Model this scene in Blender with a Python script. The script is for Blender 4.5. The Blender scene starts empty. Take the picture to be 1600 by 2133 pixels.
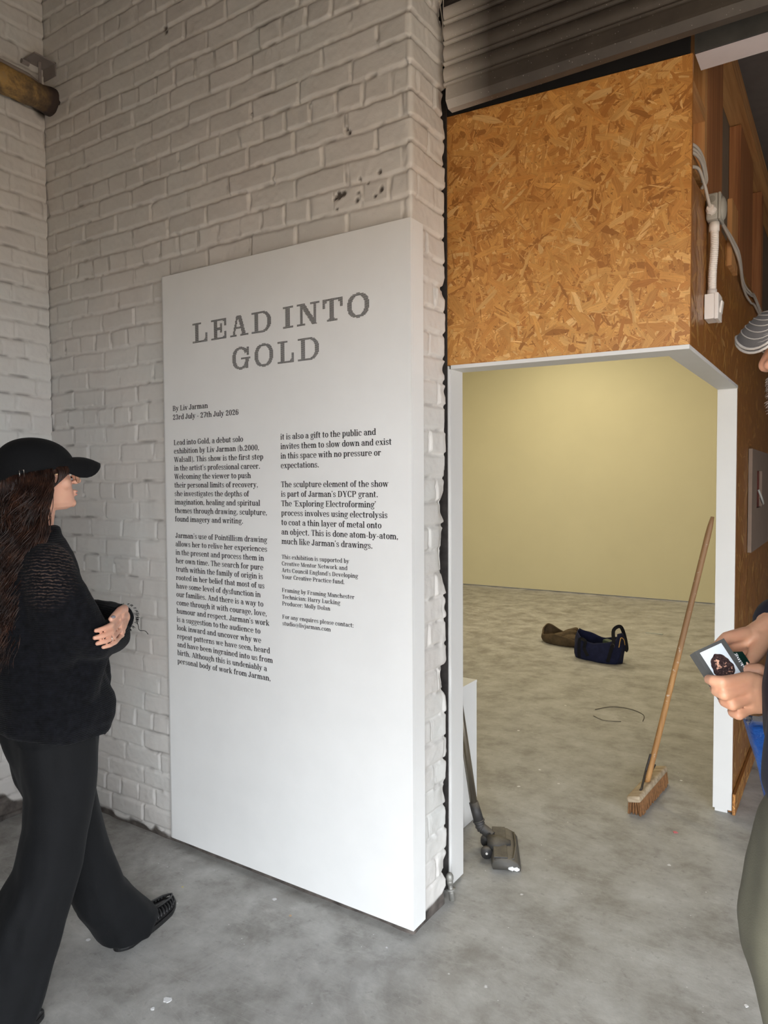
import bpy, bmesh, math, random
import numpy as np
from mathutils import Vector, Matrix, Quaternion

S = bpy.context.scene
COL = S.collection
PI = math.pi

# ------------------------------------------------------------------ camera
F_PX, YAW, PITCH, ROLL = 1494.42, 0.577101, -0.0382813, -0.0057976
CAM = Vector((2.49231, -2.08765, 1.58037))
_f = Vector((-math.sin(YAW) * math.cos(PITCH), math.cos(YAW) * math.cos(PITCH), math.sin(PITCH)))
_r = Vector((math.cos(YAW), math.sin(YAW), 0))
_u = _r.cross(_f)
_r2 = _r * math.cos(ROLL) + _u * math.sin(ROLL)
_u2 = _u * math.cos(ROLL) - _r * math.sin(ROLL)
cam_d = bpy.data.cameras.new('camera')
cam = bpy.data.objects.new('camera', cam_d)
COL.objects.link(cam)
M = Matrix((_r2, _u2, -_f)).transposed().to_4x4()
M.translation = CAM
cam.matrix_world = M
cam_d.sensor_fit = 'HORIZONTAL'
cam_d.sensor_width = 36.0
cam_d.lens = 36.0 * F_PX / 1600.0
cam_d.clip_start = 0.02
S.camera = cam

def at(px, py, d):
    """world point seen at photo pixel (px, py) at distance d along the view axis"""
    return CAM + d * (_f + _r2 * ((px - 800) / F_PX) + _u2 * ((1066.5 - py) / F_PX))

# ------------------------------------------------------------------ world and lights
S.view_settings.view_transform = 'Standard'
S.view_settings.look = 'None'
S.view_settings.exposure = 0.0
S.view_settings.gamma = 1.0
S.view_settings.use_curve_mapping = False
w = bpy.data.worlds.new('sky')
S.world = w
w.use_nodes = True
bg = w.node_tree.nodes['Background']
bg.inputs['Color'].default_value = (0.93, 0.98, 1.04, 1)
bg.inputs['Strength'].default_value = 11.8

def area(name, loc, rot, sx, sy, power, col, portal=False, spread=None):
    d = bpy.data.lights.new(name, 'AREA')
    d.shape = 'RECTANGLE'; d.size = sx; d.size_y = sy
    d.energy = power; d.color = col
    if spread: d.spread = spread
    if portal: d.cycles.is_portal = True
    o = bpy.data.objects.new(name, d)
    COL.objects.link(o)
    o.location = loc; o.rotation_euler = rot
    return o

OPEN_X0, OPEN_X1, OPEN_Y, OPEN_Z = 1.9, 5.1, -2.35, 2.25
RIGHT_X, RIGHT_Y1 = 5.2, -0.65
# daylight through the wide street opening behind the camera
area('street_opening_portal', ((OPEN_X0 + OPEN_X1) / 2, OPEN_Y, OPEN_Z / 2), (PI / 2, 0, 0), OPEN_X1 - OPEN_X0, OPEN_Z, 1, (1, 1, 1), portal=True)
area('side_opening_portal', (RIGHT_X, (OPEN_Y + RIGHT_Y1) / 2, OPEN_Z / 2), (PI / 2, 0, PI / 2), RIGHT_Y1 - OPEN_Y, OPEN_Z, 1, (1, 1, 1), portal=True)
# the gallery's warm ceiling lamps
for lx, ly, lw in ((-0.75, 6.4, 42), (1.1, 5.4, 34), (-2.4, 4.6, 34), (0.6, 2.8, 26)):
    area('gallery_lamp', (lx, ly, 3.82), (0, 0, 0), 0.5, 0.5, lw, (1.0, 0.87, 0.60))

# ------------------------------------------------------------------ material helpers
def lin(c):
    return tuple((v / 255 / 12.92) if v / 255 <= 0.04045 else ((v / 255 + 0.055) / 1.055) ** 2.4 for v in c)

class NT:
    def __init__(s, name):
        s.m = bpy.data.materials.new(name)
        s.m.use_nodes = True
        s.t = s.m.node_tree
        s.b = s.t.nodes['Principled BSDF']
        s._tc = None
    def n(s, t, **k):
        nd = s.t.nodes.new(t)
        for a, v in k.items():
            if a.startswith('i_'):
                nd.inputs[a[2:].replace('_', ' ')].default_value = v
            else:
                setattr(nd, a, v)
        return nd
    def l(s, a, b): s.t.links.new(a, b)
    def tc(s, kind='Object'):
        if s._tc is None: s._tc = s.n('ShaderNodeTexCoord')
        return s._tc.outputs[kind]
    def mapping(s, scale=(1, 1, 1), rot=(0, 0, 0), loc=(0, 0, 0), src=None):
        mp = s.n('ShaderNodeMapping')
        mp.inputs['Scale'].default_value = scale
        mp.inputs['Rotation'].default_value = rot
        mp.inputs['Location'].default_value = loc
        s.l(src or s.tc(), mp.inputs['Vector'])
        return mp.outputs['Vector']
    def noise(s, scale, detail=3, rough=0.55, vec=None, dist=0.0):
        nd = s.n('ShaderNodeTexNoise')
        nd.inputs['Scale'].default_value = scale
        nd.inputs['Detail'].default_value = detail
        nd.inputs['Roughness'].default_value = rough
        nd.inputs['Distortion'].default_value = dist
        s.l(vec or s.tc(), nd.inputs['Vector'])
        return nd.outputs['Fac']
    def voronoi(s, scale, vec=None, feature='F1', rnd=1.0):
        nd = s.n('ShaderNodeTexVoronoi', feature=feature)
        nd.inputs['Scale'].default_value = scale
        nd.inputs['Randomness'].default_value = rnd
        s.l(vec or s.tc(), nd.inputs['Vector'])
        return nd
    def ramp(s, fac, stops):
        r = s.n('ShaderNodeValToRGB')
        while len(r.color_ramp.elements) < len(stops): r.color_ramp.elements.new(0.5)
        for e, (p, c) in zip(r.color_ramp.elements, stops):
            e.position = p
            e.color = (c, c, c, 1) if isinstance(c, (int, float)) else (*c, 1)
        s.l(fac, r.inputs['Fac'])
        return r.outputs['Color']
    def mix(s, fac, a, b, mode='MIX'):
        m = s.n('ShaderNodeMix', data_type='RGBA', blend_type=mode)
        for sock, v in ((m.inputs[0], fac), (m.inputs[6], a), (m.inputs[7], b)):
            if isinstance(v, (int, float)): sock.default_value = v
            elif isinstance(v, tuple): sock.default_value = (*v, 1) if len(v) == 3 else v
            else: s.l(v, sock)
        return m.outputs[2]
    def math(s, op, a, b=0.0, clamp=False):
        m = s.n('ShaderNodeMath', operation=op, use_clamp=clamp)
        for sock, v in ((m.inputs[0], a), (m.inputs[1], b)):
            if isinstance(v, (int, float)): sock.default_value = v
            else: s.l(v, sock)
        return m.outputs[0]
    def attr(s, name, out='Color'):
        a = s.n('ShaderNodeAttribute', attribute_name=name)
        return a.outputs[out]
    def sep(s, vec):
        x = s.n('ShaderNodeSeparateXYZ'); s.l(vec, x.inputs[0]); return x.outputs
    def base(s, c):
        if isinstance(c, tuple): s.b.inputs['Base Color'].default_value = (*c, 1)
        else: s.l(c, s.b.inputs['Base Color'])
    def set(s, **k):
        for a, v in k.items():
            sock = s.b.inputs[a.replace('_', ' ')]
            if hasattr(v, 'links') or hasattr(v, 'is_linked'): s.l(v, sock)
            else: sock.default_value = v
    def bump(s, h, strength=0.3, dist=0.002):
        bp = s.n('ShaderNodeBump')
        bp.inputs['Strength'].default_value = strength
        bp.inputs['Distance'].default_value = dist
        s.l(h, bp.inputs['Height'])
        s.l(bp.outputs['Normal'], s.b.inputs['Normal'])

def simple(name, rgb, rough=0.6, var=0.12, scale=14, metallic=0.0, bump=0.15, bscale=90, bdist=0.001, spec=None):
    m = NT(name)
    c = lin(rgb)
    n = m.noise(scale, 4)
    lo = tuple(v * (1 - var) for v in c); hi = tuple(min(1, v * (1 + var)) for v in c)
    m.base(m.ramp(n, [(0.3, lo), (0.7, hi)]))
    m.set(Roughness=rough, Metallic=metallic)
    if spec is not None: m.b.inputs['Specular IOR Level'].default_value = spec
    if bump: m.bump(m.noise(bscale, 3), bump, bdist)
    return m.m

# ------------------------------------------------------------------ object helpers
def setp(o, label=None, cat=None, group=None, kind=None):
    if label: o['label'] = label
    if cat: o['category'] = cat
    if group: o['group'] = group
    if kind: o['kind'] = kind
    return o

def empty(name, loc, label, cat, group=None, rotz=0.0):
    o = bpy.data.objects.new(name, None)
    COL.objects.link(o)
    o.empty_display_size = 0.1
    o.location = loc; o.rotation_euler = (0, 0, rotz)
    return setp(o, label, cat, group)

def obj(name, data, mats, parent=None, smooth=False, label=None):
    """data: bmesh or mesh given in WORLD coordinates; parented without moving"""
    if isinstance(data, bmesh.types.BMesh):
        me = bpy.data.meshes.new(name); data.to_mesh(me); data.free()
    else: me = data; me.name = name
    o = bpy.data.objects.new(name, me)
    COL.objects.link(o)
    for m in (mats if isinstance(mats, (list, tuple)) else [mats]): me.materials.append(m)
    if smooth:
        me.polygons.foreach_set('use_smooth', [True] * len(me.polygons))
    if parent is not None:
        o.parent = parent
        o.matrix_parent_inverse = world_of(parent).inverted()
    if label: o['label'] = label
    return o

def world_of(o):
    m = Matrix.LocRotScale(o.location, o.rotation_euler, o.scale)
    if o.parent is not None: m = world_of(o.parent) @ o.matrix_parent_inverse @ m
    return m

def top(name, data, mats, label, cat, group=None, smooth=False):
    return setp(obj(name, data, mats, None, smooth), label, cat, group)

def struct(name, data, mats, smooth=False):
    return setp(obj(name, data, mats, None, smooth), kind='structure')

def B(): return bmesh.new()

def box(bm, x0, y0, z0, x1, y1, z1, bev=0.0, mat=None, mi=0):
    c = Vector(((x0 + x1) / 2, (y0 + y1) / 2, (z0 + z1) / 2))
    mt = Matrix.Translation(c) @ Matrix.Diagonal((abs(x1 - x0), abs(y1 - y0), abs(z1 - z0), 1))
    if mat is not None: mt = mat @ mt
    r = bmesh.ops.create_cube(bm, size=1, matrix=mt)
    vs = r['verts']
    fs = {f for v in vs for f in v.link_faces}
    for f in fs: f.material_index = mi
    if bev:
        es = list({e for v in vs for e in v.link_edges})
        rb = bmesh.ops.bevel(bm, geom=es, offset=bev, segments=2, affect='EDGES', profile=0.6)
        for f in rb['faces']: f.material_index = mi
    return vs

def prism(bm, pts, z0, z1):
    """vertical prism from footprint pts"""
    a = [bm.verts.new((x, y, z0)) for x, y in pts]
    b = [bm.verts.new((x, y, z1)) for x, y in pts]
    n = len(pts)
    bm.faces.new(a[::-1]); bm.faces.new(b)
    for i in range(n): bm.faces.new((a[i], a[(i + 1) % n], b[(i + 1) % n], b[i]))
    bmesh.ops.recalc_face_normals(bm, faces=bm.faces)

def frame_to(d):
    d = Vector(d).normalized()
    return d.to_track_quat('Z', 'Y').to_matrix().to_4x4()

def cyl(bm, p0, p1, r0, r1=None, seg=20, caps=True):
    p0, p1 = Vector(p0), Vector(p1)
    r1 = r0 if r1 is None else r1
    L = (p1 - p0).length
    if L < 1e-7: return
    bmesh.ops.create_cone(bm, cap_ends=caps, segments=seg, radius1=r0, radius2=r1, depth=L,
                          matrix=Matrix.Translation((p0 + p1) / 2) @ frame_to(p1 - p0))

def ball(bm, c, r, seg=14, rot=None):
    rr = (r, r, r) if isinstance(r, (int, float)) else r
    m = Matrix.Translation(Vector(c))
    if rot is not None: m = m @ rot
    bmesh.ops.create_uvsphere(bm, u_segments=seg, v_segments=max(6, seg // 2 + 2), radius=1,
                              matrix=m @ Matrix.Diagonal((*rr, 1)))

def chain(bm, pts, seg=14):
    """tapered capsule chain: [(point, radius), ...]"""
    for p, r in pts: ball(bm, p, r, seg)
    for (p, r), (q, s) in zip(pts, pts[1:]): cyl(bm, p, q, r, s, seg)

def tube(bm, pts, r, seg=8, closed=False, rad=None):
    """smooth tube along a polyline"""
    pts = [Vector(p) for p in pts]
    n = len(pts)
    rings = []
    prev = None
    for i, p in enumerate(pts):
        a = pts[(i - 1) % n] if (closed or i > 0) else p
        b = pts[(i + 1) % n] if (closed or i < n - 1) else p
        t = (b - a).normalized()
        if prev is None:
            x = t.orthogonal().normalized()
        else:
            x = (prev - t * prev.dot(t)).normalized()
        prev = x
        y = t.cross(x)
        rr = r if rad is None else rad[i]
        rings.append([bm.verts.new(p + (x * math.cos(2 * PI * k / seg) + y * math.sin(2 * PI * k / seg)) * rr) for k in range(seg)])
    m = n if closed else n - 1
    for i in range(m):
        A, Bq = rings[i], rings[(i + 1) % n]
        for k in range(seg):
            bm.faces.new((A[k], A[(k + 1) % seg], Bq[(k + 1) % seg], Bq[k]))
    if not closed:
        bm.faces.new(rings[0][::-1]); bm.faces.new(rings[-1])

def spline(pts, n=8):
    """Catmull-Rom through pts"""
    P = [Vector(p) for p in pts]
    out = []
    for i in range(len(P) - 1):
        p0 = P[max(i - 1, 0)]; p1 = P[i]; p2 = P[i + 1]; p3 = P[min(i + 2, len(P) - 1)]
        for k in range(n):
            t = k / n
            out.append(0.5 * ((2 * p1) + (p2 - p0) * t + (2 * p0 - 5 * p1 + 4 * p2 - p3) * t * t + (3 * p1 - p0 - 3 * p2 + p3) * t ** 3))
    out.append(P[-1])
    return out

def loft(bm, rings, cap=True):
    R = [[bm.verts.new(p) for p in r] for r in rings]
    n = len(R[0])
    for a, b in zip(R, R[1:]):
        for k in range(n): bm.faces.new((a[k], a[(k + 1) % n], b[(k + 1) % n], b[k]))
    if cap:
        bm.faces.new(R[0][::-1]); bm.faces.new(R[-1])
    return R

def remesh(bm, voxel, smooth=6, fac=0.5, name='blob'):
    bmesh.ops.recalc_face_normals(bm, faces=bm.faces)
    me = bpy.data.meshes.new(name + '_src'); bm.to_mesh(me); bm.free()
    o = bpy.data.objects.new(name + '_src', me); COL.objects.link(o)
    m = o.modifiers.new('r', 'REMESH'); m.mode = 'VOXEL'; m.voxel_size = voxel; m.use_smooth_shade = True
    if smooth:
        s = o.modifiers.new('s', 'SMOOTH'); s.iterations = smooth; s.factor = fac
    dg = bpy.context.evaluated_depsgraph_get(); dg.update()
    out = bpy.data.meshes.new_from_object(o.evaluated_get(dg))
    bpy.data.objects.remove(o); bpy.data.meshes.remove(me)
    out.materials.clear()
    return out

def vnoise(x, y, seed=0):
    """smooth 2-D value noise, arrays in, about -1..1 out"""
    rs = np.random.RandomState(seed); T = rs.rand(256, 256) * 2 - 1
    xi = np.floor(x).astype(int); yi = np.floor(y).astype(int)
    fx = x - xi; fy = y - yi
    fx = fx * fx * (3 - 2 * fx); fy = fy * fy * (3 - 2 * fy)
    g = lambda a, b: T[a % 256, b % 256]
    return (g(xi, yi) * (1 - fx) + g(xi + 1, yi) * fx) * (1 - fy) + (g(xi, yi + 1) * (1 - fx) + g(xi + 1, yi + 1) * fx) * fy

def grid_mesh(name, P, attrs=None):
    """P: (nv, nu, 3) array of points -> mesh"""
    nv, nu, _ = P.shape
    idx = np.arange(nv * nu).reshape(nv, nu)
    q = np.stack([idx[:-1, :-1], idx[:-1, 1:], idx[1:, 1:], idx[1:, :-1]], -1).reshape(-1, 4)
    me = bpy.data.meshes.new(name)
    me.vertices.add(nv * nu); me.vertices.foreach_set('co', P.reshape(-1).astype(np.float32))
    me.loops.add(q.size); me.loops.foreach_set('vertex_index', q.reshape(-1).astype(np.int32))
    me.polygons.add(len(q)); me.polygons.foreach_set('loop_start', np.arange(0, q.size, 4, dtype=np.int32))
    me.polygons.foreach_set('loop_total', np.full(len(q), 4, dtype=np.int32))
    me.update(calc_edges=True)
    for k, a in (attrs or {}).items():
        at_ = me.attributes.new(k, 'FLOAT', 'POINT'); at_.data.foreach_set('value', a.reshape(-1).astype(np.float32))
    me.polygons.foreach_set('use_smooth', [True] * len(q))
    return me

# ================================================================== SETTING
# ---------- painted brick
COURSE, BRICK = 0.0870, 0.236
def brick_height(u, v, seed, v_phase, corner=None):
    """relief of thickly painted brickwork; u along the wall, v up. returns height, joint mask, chip mask, tint"""
    vv = v + 0.0045 * vnoise(u * 4.0, v * 3.0, seed) + 0.002 * vnoise(u * 18, v * 18, seed + 1)
    uu = u + 0.0035 * vnoise(u * 5.0, v * 9.0, seed + 2) + 0.0018 * vnoise(u * 30, v * 30, seed + 3)
    row = np.floor((vv - v_phase) / COURSE).astype(int)
    fv = (vv - v_phase) / COURSE - row
    rs = np.random.RandomState(seed + 7)
    off = rs.rand(400) * 0.03
    header = (row % 4) == 1
    L = np.where(header, BRICK / 2, BRICK)
    sh = np.where(header, BRICK / 4, np.where(row % 2 == 0, 0, BRICK / 2)) + off[row % 400]
    col = np.floor((uu + sh) / L).astype(int)
    jit = (rs.rand(400, 400) - 0.5)
    fu = (uu + sh) / L - col
    h1 = jit[row % 400, col % 400]; h2 = jit[(row * 3 + 11) % 400, (col * 7 + 5) % 400]; h3 = jit[(row * 5 + 3) % 400, (col + 77) % 400]
    du = np.minimum(fu, 1 - fu) * L; dv = np.minimum(fv, 1 - fv) * COURSE
    s = lambda x: np.clip(x, 0, 1) ** 2 * (3 - 2 * np.clip(x, 0, 1))
    wig = 0.0022 * vnoise(u * 40, v * 40, seed + 4)
    eu = s((du - 0.0030 - wig) / 0.0065); ev = s((dv - 0.0035 - wig) / 0.0065)
    if corner is not None: eu = np.maximum(eu, corner)
    brick = eu * ev
    tilt = h2 * 0.010 * (fv - 0.5) + h3 * 0.008 * (fu - 0.5)
    h = brick * (0.0075 + h1 * 0.004 + tilt)
    # paint ridges standing in some of the upright joints
    ridge = np.exp(-((du) / 0.0035) ** 2) * np.clip(h2 * 4 + 0.2, 0, 1) * ev
    if corner is not None: ridge = ridge * (1 - corner)
    h = h + ridge * 0.009
    h = h + 0.0016 * vnoise(u * 26, v * 26, seed + 5) * (1.3 - brick) + 0.0009 * vnoise(u * 60, v * 60, seed + 6) + 0.0012 * vnoise(u * 8, v * 8, seed + 8) 
    lump = np.clip(vnoise(u * 34, v * 34, seed + 9) - 0.45, 0, 1) * (1 - brick) * 0.010
    h = h + lump
    joint = 1 - brick
    # dark open pits along the lower bed joints
    bed = np.exp(-((fv - 0.02) * COURSE / 0.004) ** 2) + np.exp(-((1 - fv) * COURSE / 0.003) ** 2)
    pit = np.clip(bed * (vnoise(u * 7, v * 2.0, seed + 10) * 0.9 + vnoise(u * 28, v * 28, seed + 11) * 0.6 - 0.35) * 2.2, 0, 1)
    h = h - pit * 0.004
    return h, joint, pit, h1

def brick_mat(name):
    m = NT(name)
    joint, pit, tint, dirt = m.attr('joint', 'Fac'), m.attr('pit', 'Fac'), m.attr('tint', 'Fac'), m.attr('dirt', 'Fac')
    n1 = m.noise(1.7, 4, 0.6); n2 = m.noise(9, 5, 0.65)
    a = m.mix(m.ramp(n1, [(0.35, 0.0), (0.65, 1.0)]), lin((226, 221, 215)), lin((218, 219, 215)))
    b = m.mix(m.math('MULTIPLY', m.ramp(n2, [(0.45, 0.0), (0.8, 1.0)]), 0.5), a, lin((204, 198, 193)))
    c = m.mix(m.math('ADD', m.math('MULTIPLY', tint, 0.35), 0.15, True), b, lin((210, 205, 200)))
    d = m.mix(m.math('MULTIPLY', pit, 0.55), c, lin((72, 64, 60)))
    # sooty wear in the joints
    e = m.mix(m.math('MULTIPLY', joint, m.math('MULTIPLY', m.ramp(m.noise(5, 4, 0.7), [(0.5, 0.0), (0.75, 1.0)]), 0.35)), d, lin((130, 122, 118)))
    f = m.mix(dirt, e, m.ramp(m.noise(22, 4), [(0.3, lin((58, 53, 50))), (0.7, lin((112, 104, 98)))]))
    m.base(f)
    m.set(Roughness=m.ramp(m.noise(12, 3), [(0.3, 0.36), (0.7, 0.55)]))
    m.bump(m.math('ADD', m.noise(70, 4, 0.6), m.math('MULTIPLY', m.noise(220, 2), 0.3)), 0.22, 0.004)
    return m.m
BRICK_M = brick_mat('painted_brick')

PIER_X, WALL_Y, PIER_BACK = 1.2285, 0.030, 0.252
def make_wall_back():
    res = 0.0055
    x0, r = -0.90, 0.006
    straight = PIER_X - r - x0
    side = PIER_BACK - WALL_Y - 2 * r
    # path: (length, kind)
    arc = r * PI / 2
    total = straight + arc + side + arc + 0.5
    u = np.concatenate([np.arange(0, straight, res), np.linspace(straight, straight + arc, 5)[0:], np.arange(straight + arc + res, straight + arc + side, res),
                        np.linspace(straight + arc + side, straight + 2 * arc + side, 5), np.arange(straight + 2 * arc + side + 0.02, total, 0.05)])
    v = np.arange(0, 4.35, res)
    U, V = np.meshgrid(u, v)
    px = np.zeros_like(u); py = np.zeros_like(u); nx = np.zeros_like(u); ny = np.zeros_like(u)
    for i, q in enumerate(u):
        if q <= straight: px[i], py[i], nx[i], ny[i] = x0 + q, WALL_Y, 0, -1
        elif q <= straight + arc:
            a = (q - straight) / r; px[i], py[i] = PIER_X - r + r * math.sin(a), WALL_Y + r - r * math.cos(a); nx[i], ny[i] = math.sin(a), -math.cos(a)
        elif q <= straight + arc + side: px[i], py[i], nx[i], ny[i] = PIER_X, WALL_Y + r + (q - straight - arc), 1, 0
        elif q <= straight + 2 * arc + side:
            a = (q - straight - arc - side) / r; px[i], py[i] = PIER_X - r + r * math.cos(a), PIER_BACK - r + r * math.sin(a); nx[i], ny[i] = math.cos(a), math.sin(a)
        else:
            px[i], py[i], nx[i], ny[i] = PIER_X - r - (q - straight - 2 * arc - side), PIER_BACK, 0, 1
    ub = u.copy()
    # brick bond restarts at the pier corner so that a stretcher turns into a header
    crn = np.clip(1.3 * np.exp(-((U - straight - arc / 2) / 0.016) ** 2) + 1.3 * np.exp(-((U - straight - 1.5 * arc - side) / 0.02) ** 2), 0, 1)
    H, J, P, T = brick_height(U - straight - arc / 2 + BRICK * 10, V, 3, 2.733 - 31 * COURSE, crn)
    face = (U < straight)
    Hs, Js, Ps, Ts = brick_height((U - straight - arc / 2) * 1.0 + BRICK * 20, V, 5, 2.733 - 31 * COURSE, crn)
    H = np.where(face, H, Hs); J = np.where(face, J, Js); P = np.where(face, P, Ps); T = np.where(face, T, Ts)
    # ragged broken arris on the back edge of the pier
    back = np.exp(-((U - (straight + 1.5 * arc + side)) / 0.03) ** 2)
    H = H - back * np.clip(vnoise(V * 7, V * 0, 31) * 0.030 + vnoise(V * 25, V * 0, 32) * 0.010 - 0.006, -0.004, 0.03)
    base = 0.052 + 0.03 * vnoise(U * 6, V * 3, 41) + 0.02 * vnoise(U * 22, V * 22, 42)
    D = np.clip((base - V) / 0.012, 0, 1)
    H = H * (1 - D) + D * (0.003 + 0.004 * vnoise(U * 12, V * 20, 43))
    # a few bare pits in the paint beside the corner
    cx = U - straight
    for (hx, hz, hr) in ((-0.246, 2.83, 0.010), (-0.20, 2.655, 0.007), (-0.205, 2.612, 0.008), (-0.115, 2.66, 0.010), (-0.11, 2.60, 0.012), (-0.29, 2.618, 0.016), (-0.27, 2.622, 0.012), (-0.135, 2.585, 0.007), (-0.21, 2.585, 0.009), (-0.165, 2.635, 0.006), (-0.31, 2.61, 0.008), (-0.30, 2.575, 0.007), (-1.20, 3.52, 0.012), (-1.19, 3.50, 0.009), (-0.255, 2.845, 0.006)):
        dd = np.hypot(cx - hx, V - hz) + 0.004 * vnoise(U * 60, V * 60, 44)
        k = np.clip((hr - dd) / 0.004, 0, 1)
        D = np.maximum(D, k); H = H - k * 0.006
    H = np.where(np.abs(U - total) < 0.45, 0, H)
    Pt = np.stack([px[None, :] + nx[None, :] * H, py[None, :] + ny[None, :] * H, V], -1)
    me = grid_mesh('wall_back', Pt, {'joint': J, 'pit': P, 'tint': T + 0.5, 'dirt': D})
    struct('wall_back', me, BRICK_M)
make_wall_back()

def make_wall_left():
    X = -0.86
    yv = np.concatenate([np.arange(0.02, -0.75, -0.006), np.arange(-0.75, -2.80, -0.025)])
    v = np.arange(0, 4.35, 0.0065)
    U, V = np.meshgrid(yv, v)
    H, J, P, T = brick_height(-U + 4 * BRICK + 0.06, V, 13, 0.02)
    base = 0.11 + 0.05 * vnoise(U * 6, V * 3, 51) + 0.02 * vnoise(U * 22, V * 22, 52)
    D = np.clip((base - V) / 0.012, 0, 1)
    H = H + D * 0.006
    # soot hole where the pipe runs into the corner
    dd = np.hypot(U + 0.0, V - 3.45) + 0.03 * vnoise(U * 20, V * 20, 53)
    D = np.maximum(D, np.clip((0.10 - dd) / 0.03, 0, 1))
    Pt = np.stack([X + H, U, V], -1)
    struct('wall_left', grid_mesh('wall_left', Pt, {'joint': J, 'pit': P, 'tint': T + 0.5, 'dirt': D}), BRICK_M)
make_wall_left()

# ---------- concrete floor
def floor_mat():
    m = NT('worn_concrete')
    n1 = m.noise(0.8, 5, 0.6); n2 = m.noise(4.5, 6, 0.68); n3 = m.noise(26, 5, 0.7)
    vs = m.mapping(scale=(1, 2.6, 1), rot=(0, 0, 0.5))
    n4 = m.noise(7, 6, 0.72, vs, 0.6)
    a = m.ramp(n1, [(0.3, lin((150, 148, 143))), (0.7, lin((176, 175, 172)))])
    b = m.mix(0.8, a, m.ramp(n2, [(0.32, lin((124, 121, 115))), (0.5, lin((166, 164, 159))), (0.72, lin((194, 193, 189)))]))
    c = m.mix(m.math('MULTIPLY', m.ramp(n4, [(0.55, 0.0), (0.72, 1.0)]), 0.4), b, lin((198, 196, 191)))
    c = m.mix(m.math('MULTIPLY', m.ramp(m.noise(2.1, 5, 0.7, dist=0.8), [(0.55, 0.0), (0.64, 1.0)]), 0.30), c, lin((118, 113, 106)))
    c = m.mix(m.math('MULTIPLY', m.ramp(n3, [(0.58, 0.0), (0.70, 1.0)]), 0.42), c, lin((112, 108, 102)))
    # dark mottling, stronger towards the left
    p = m.sep(m.tc())
    near = m.ramp(m.math('ADD', m.math('MULTIPLY', p[0], 0.5), 0.5), [(0.35, 1.0), (0.85, 0.0)])
    c = m.mix(m.math('MULTIPLY', m.math('MULTIPLY', near, m.ramp(m.noise(6, 5, 0.7), [(0.45, 0.0), (0.6, 1.0)])), 0.35), c, lin((104, 96, 88)))
    # dropped paint: small pale specks in clusters
    v1 = m.voronoi(34); sp = m.ramp(v1.outputs['Distance'], [(0.06, 1.0), (0.11, 0.0)])
    cl = m.ramp(m.noise(3.3, 4, 0.75), [(0.50, 0.0), (0.60, 1.0)])
    rnd = m.ramp(m.sep(v1.outputs['Color'])[0], [(0.55, 0.0), (0.60, 1.0)])
    c = m.mix(m.math('MULTIPLY', m.math('MULTIPLY', sp, cl), rnd), c, lin((226, 226, 224)))
    v2 = m.voronoi(7.5, m.mapping(scale=(1, 1, 1), loc=(3, 1, 0))); big = m.ramp(m.math('ADD', v2.outputs['Distance'], m.math('MULTIPLY', m.noise(60, 3), 0.10)), [(0.10, 1.0), (0.12, 0.0)])
    rnd2 = m.ramp(m.sep(v2.outputs['Color'])[1], [(0.80, 0.0), (0.82, 1.0)])
    c = m.mix(m.math('MULTIPLY', big, rnd2), c, lin((222, 222, 222)))
    # thin scratches
    w1 = m.noise(2.2, 2, 0.5, m.mapping(scale=(0.5, 3.4, 1), rot=(0, 0, 1.1)), 1.5)
    c = m.mix(m.math('MULTIPLY', m.ramp(w1, [(0.492, 0.0), (0.5, 1.0), (0.508, 0.0)]), 0.16), c, lin((205, 203, 198)))
    m.base(c)
    m.set(Roughness=m.ramp(n2, [(0.3, 0.52), (0.7, 0.74)]))
    m.bump(m.math('ADD', n3, m.math('MULTIPLY', n2, 0.7)), 0.28, 0.005)
    return m.m
bm = B(); box(bm, -6, OPEN_Y - 0.3, -0.2, RIGHT_X + 0.3, 8.3, 0.0)
struct('floor', bm, floor_mat())
bm = B(); box(bm, -14, -24, -0.2, RIGHT_X + 0.3, OPEN_Y - 0.3, -0.01); box(bm, RIGHT_X + 0.3, -24, -0.2, 24, 9, -0.01)
struct('ground', bm, simple('street_paving', (162, 140, 115), 0.9, 0.15, 1.5))

# ---------- outer shell
FX = lambda x: 0.36 + (x - 1.207) * 0.094            # the partition runs slightly askew
DARK = simple('sooty_soffit', (58, 54, 52), 0.9, 0.2)
GREYPL = simple('grey_plaster', (112, 104, 100), 0.85, 0.08)
bm = B(); box(bm, -1.2, OPEN_Y - 0.25, 4.3, 6.8, 0.25, 4.5); struct('ceiling', bm, GREYPL)
bm = B()
box(bm, -1.2, OPEN_Y - 0.25, OPEN_Z, RIGHT_X + 0.2, OPEN_Y, 4.5)
box(bm, -1.2, OPEN_Y - 0.25, 0, OPEN_X0, OPEN_Y, OPEN_Z)
box(bm, min(OPEN_X1, RIGHT_X), OPEN_Y - 0.25, 0, RIGHT_X + 0.2, OPEN_Y, OPEN_Z)
struct('wall_front', bm, GREYPL)
bm = B(); box(bm, RIGHT_X, RIGHT_Y1, 0, RIGHT_X + 0.2, 5.3, 4.5); box(bm, RIGHT_X, OPEN_Y, OPEN_Z, RIGHT_X + 0.2, RIGHT_Y1, 4.5); struct('wall_right', bm, GREYPL)
bm = B(); box(bm, -1.25, OPEN_Y - 0.25, 0, -0.90, 0.25, 4.5); struct('wall_outer', bm, GREYPL)
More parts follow.
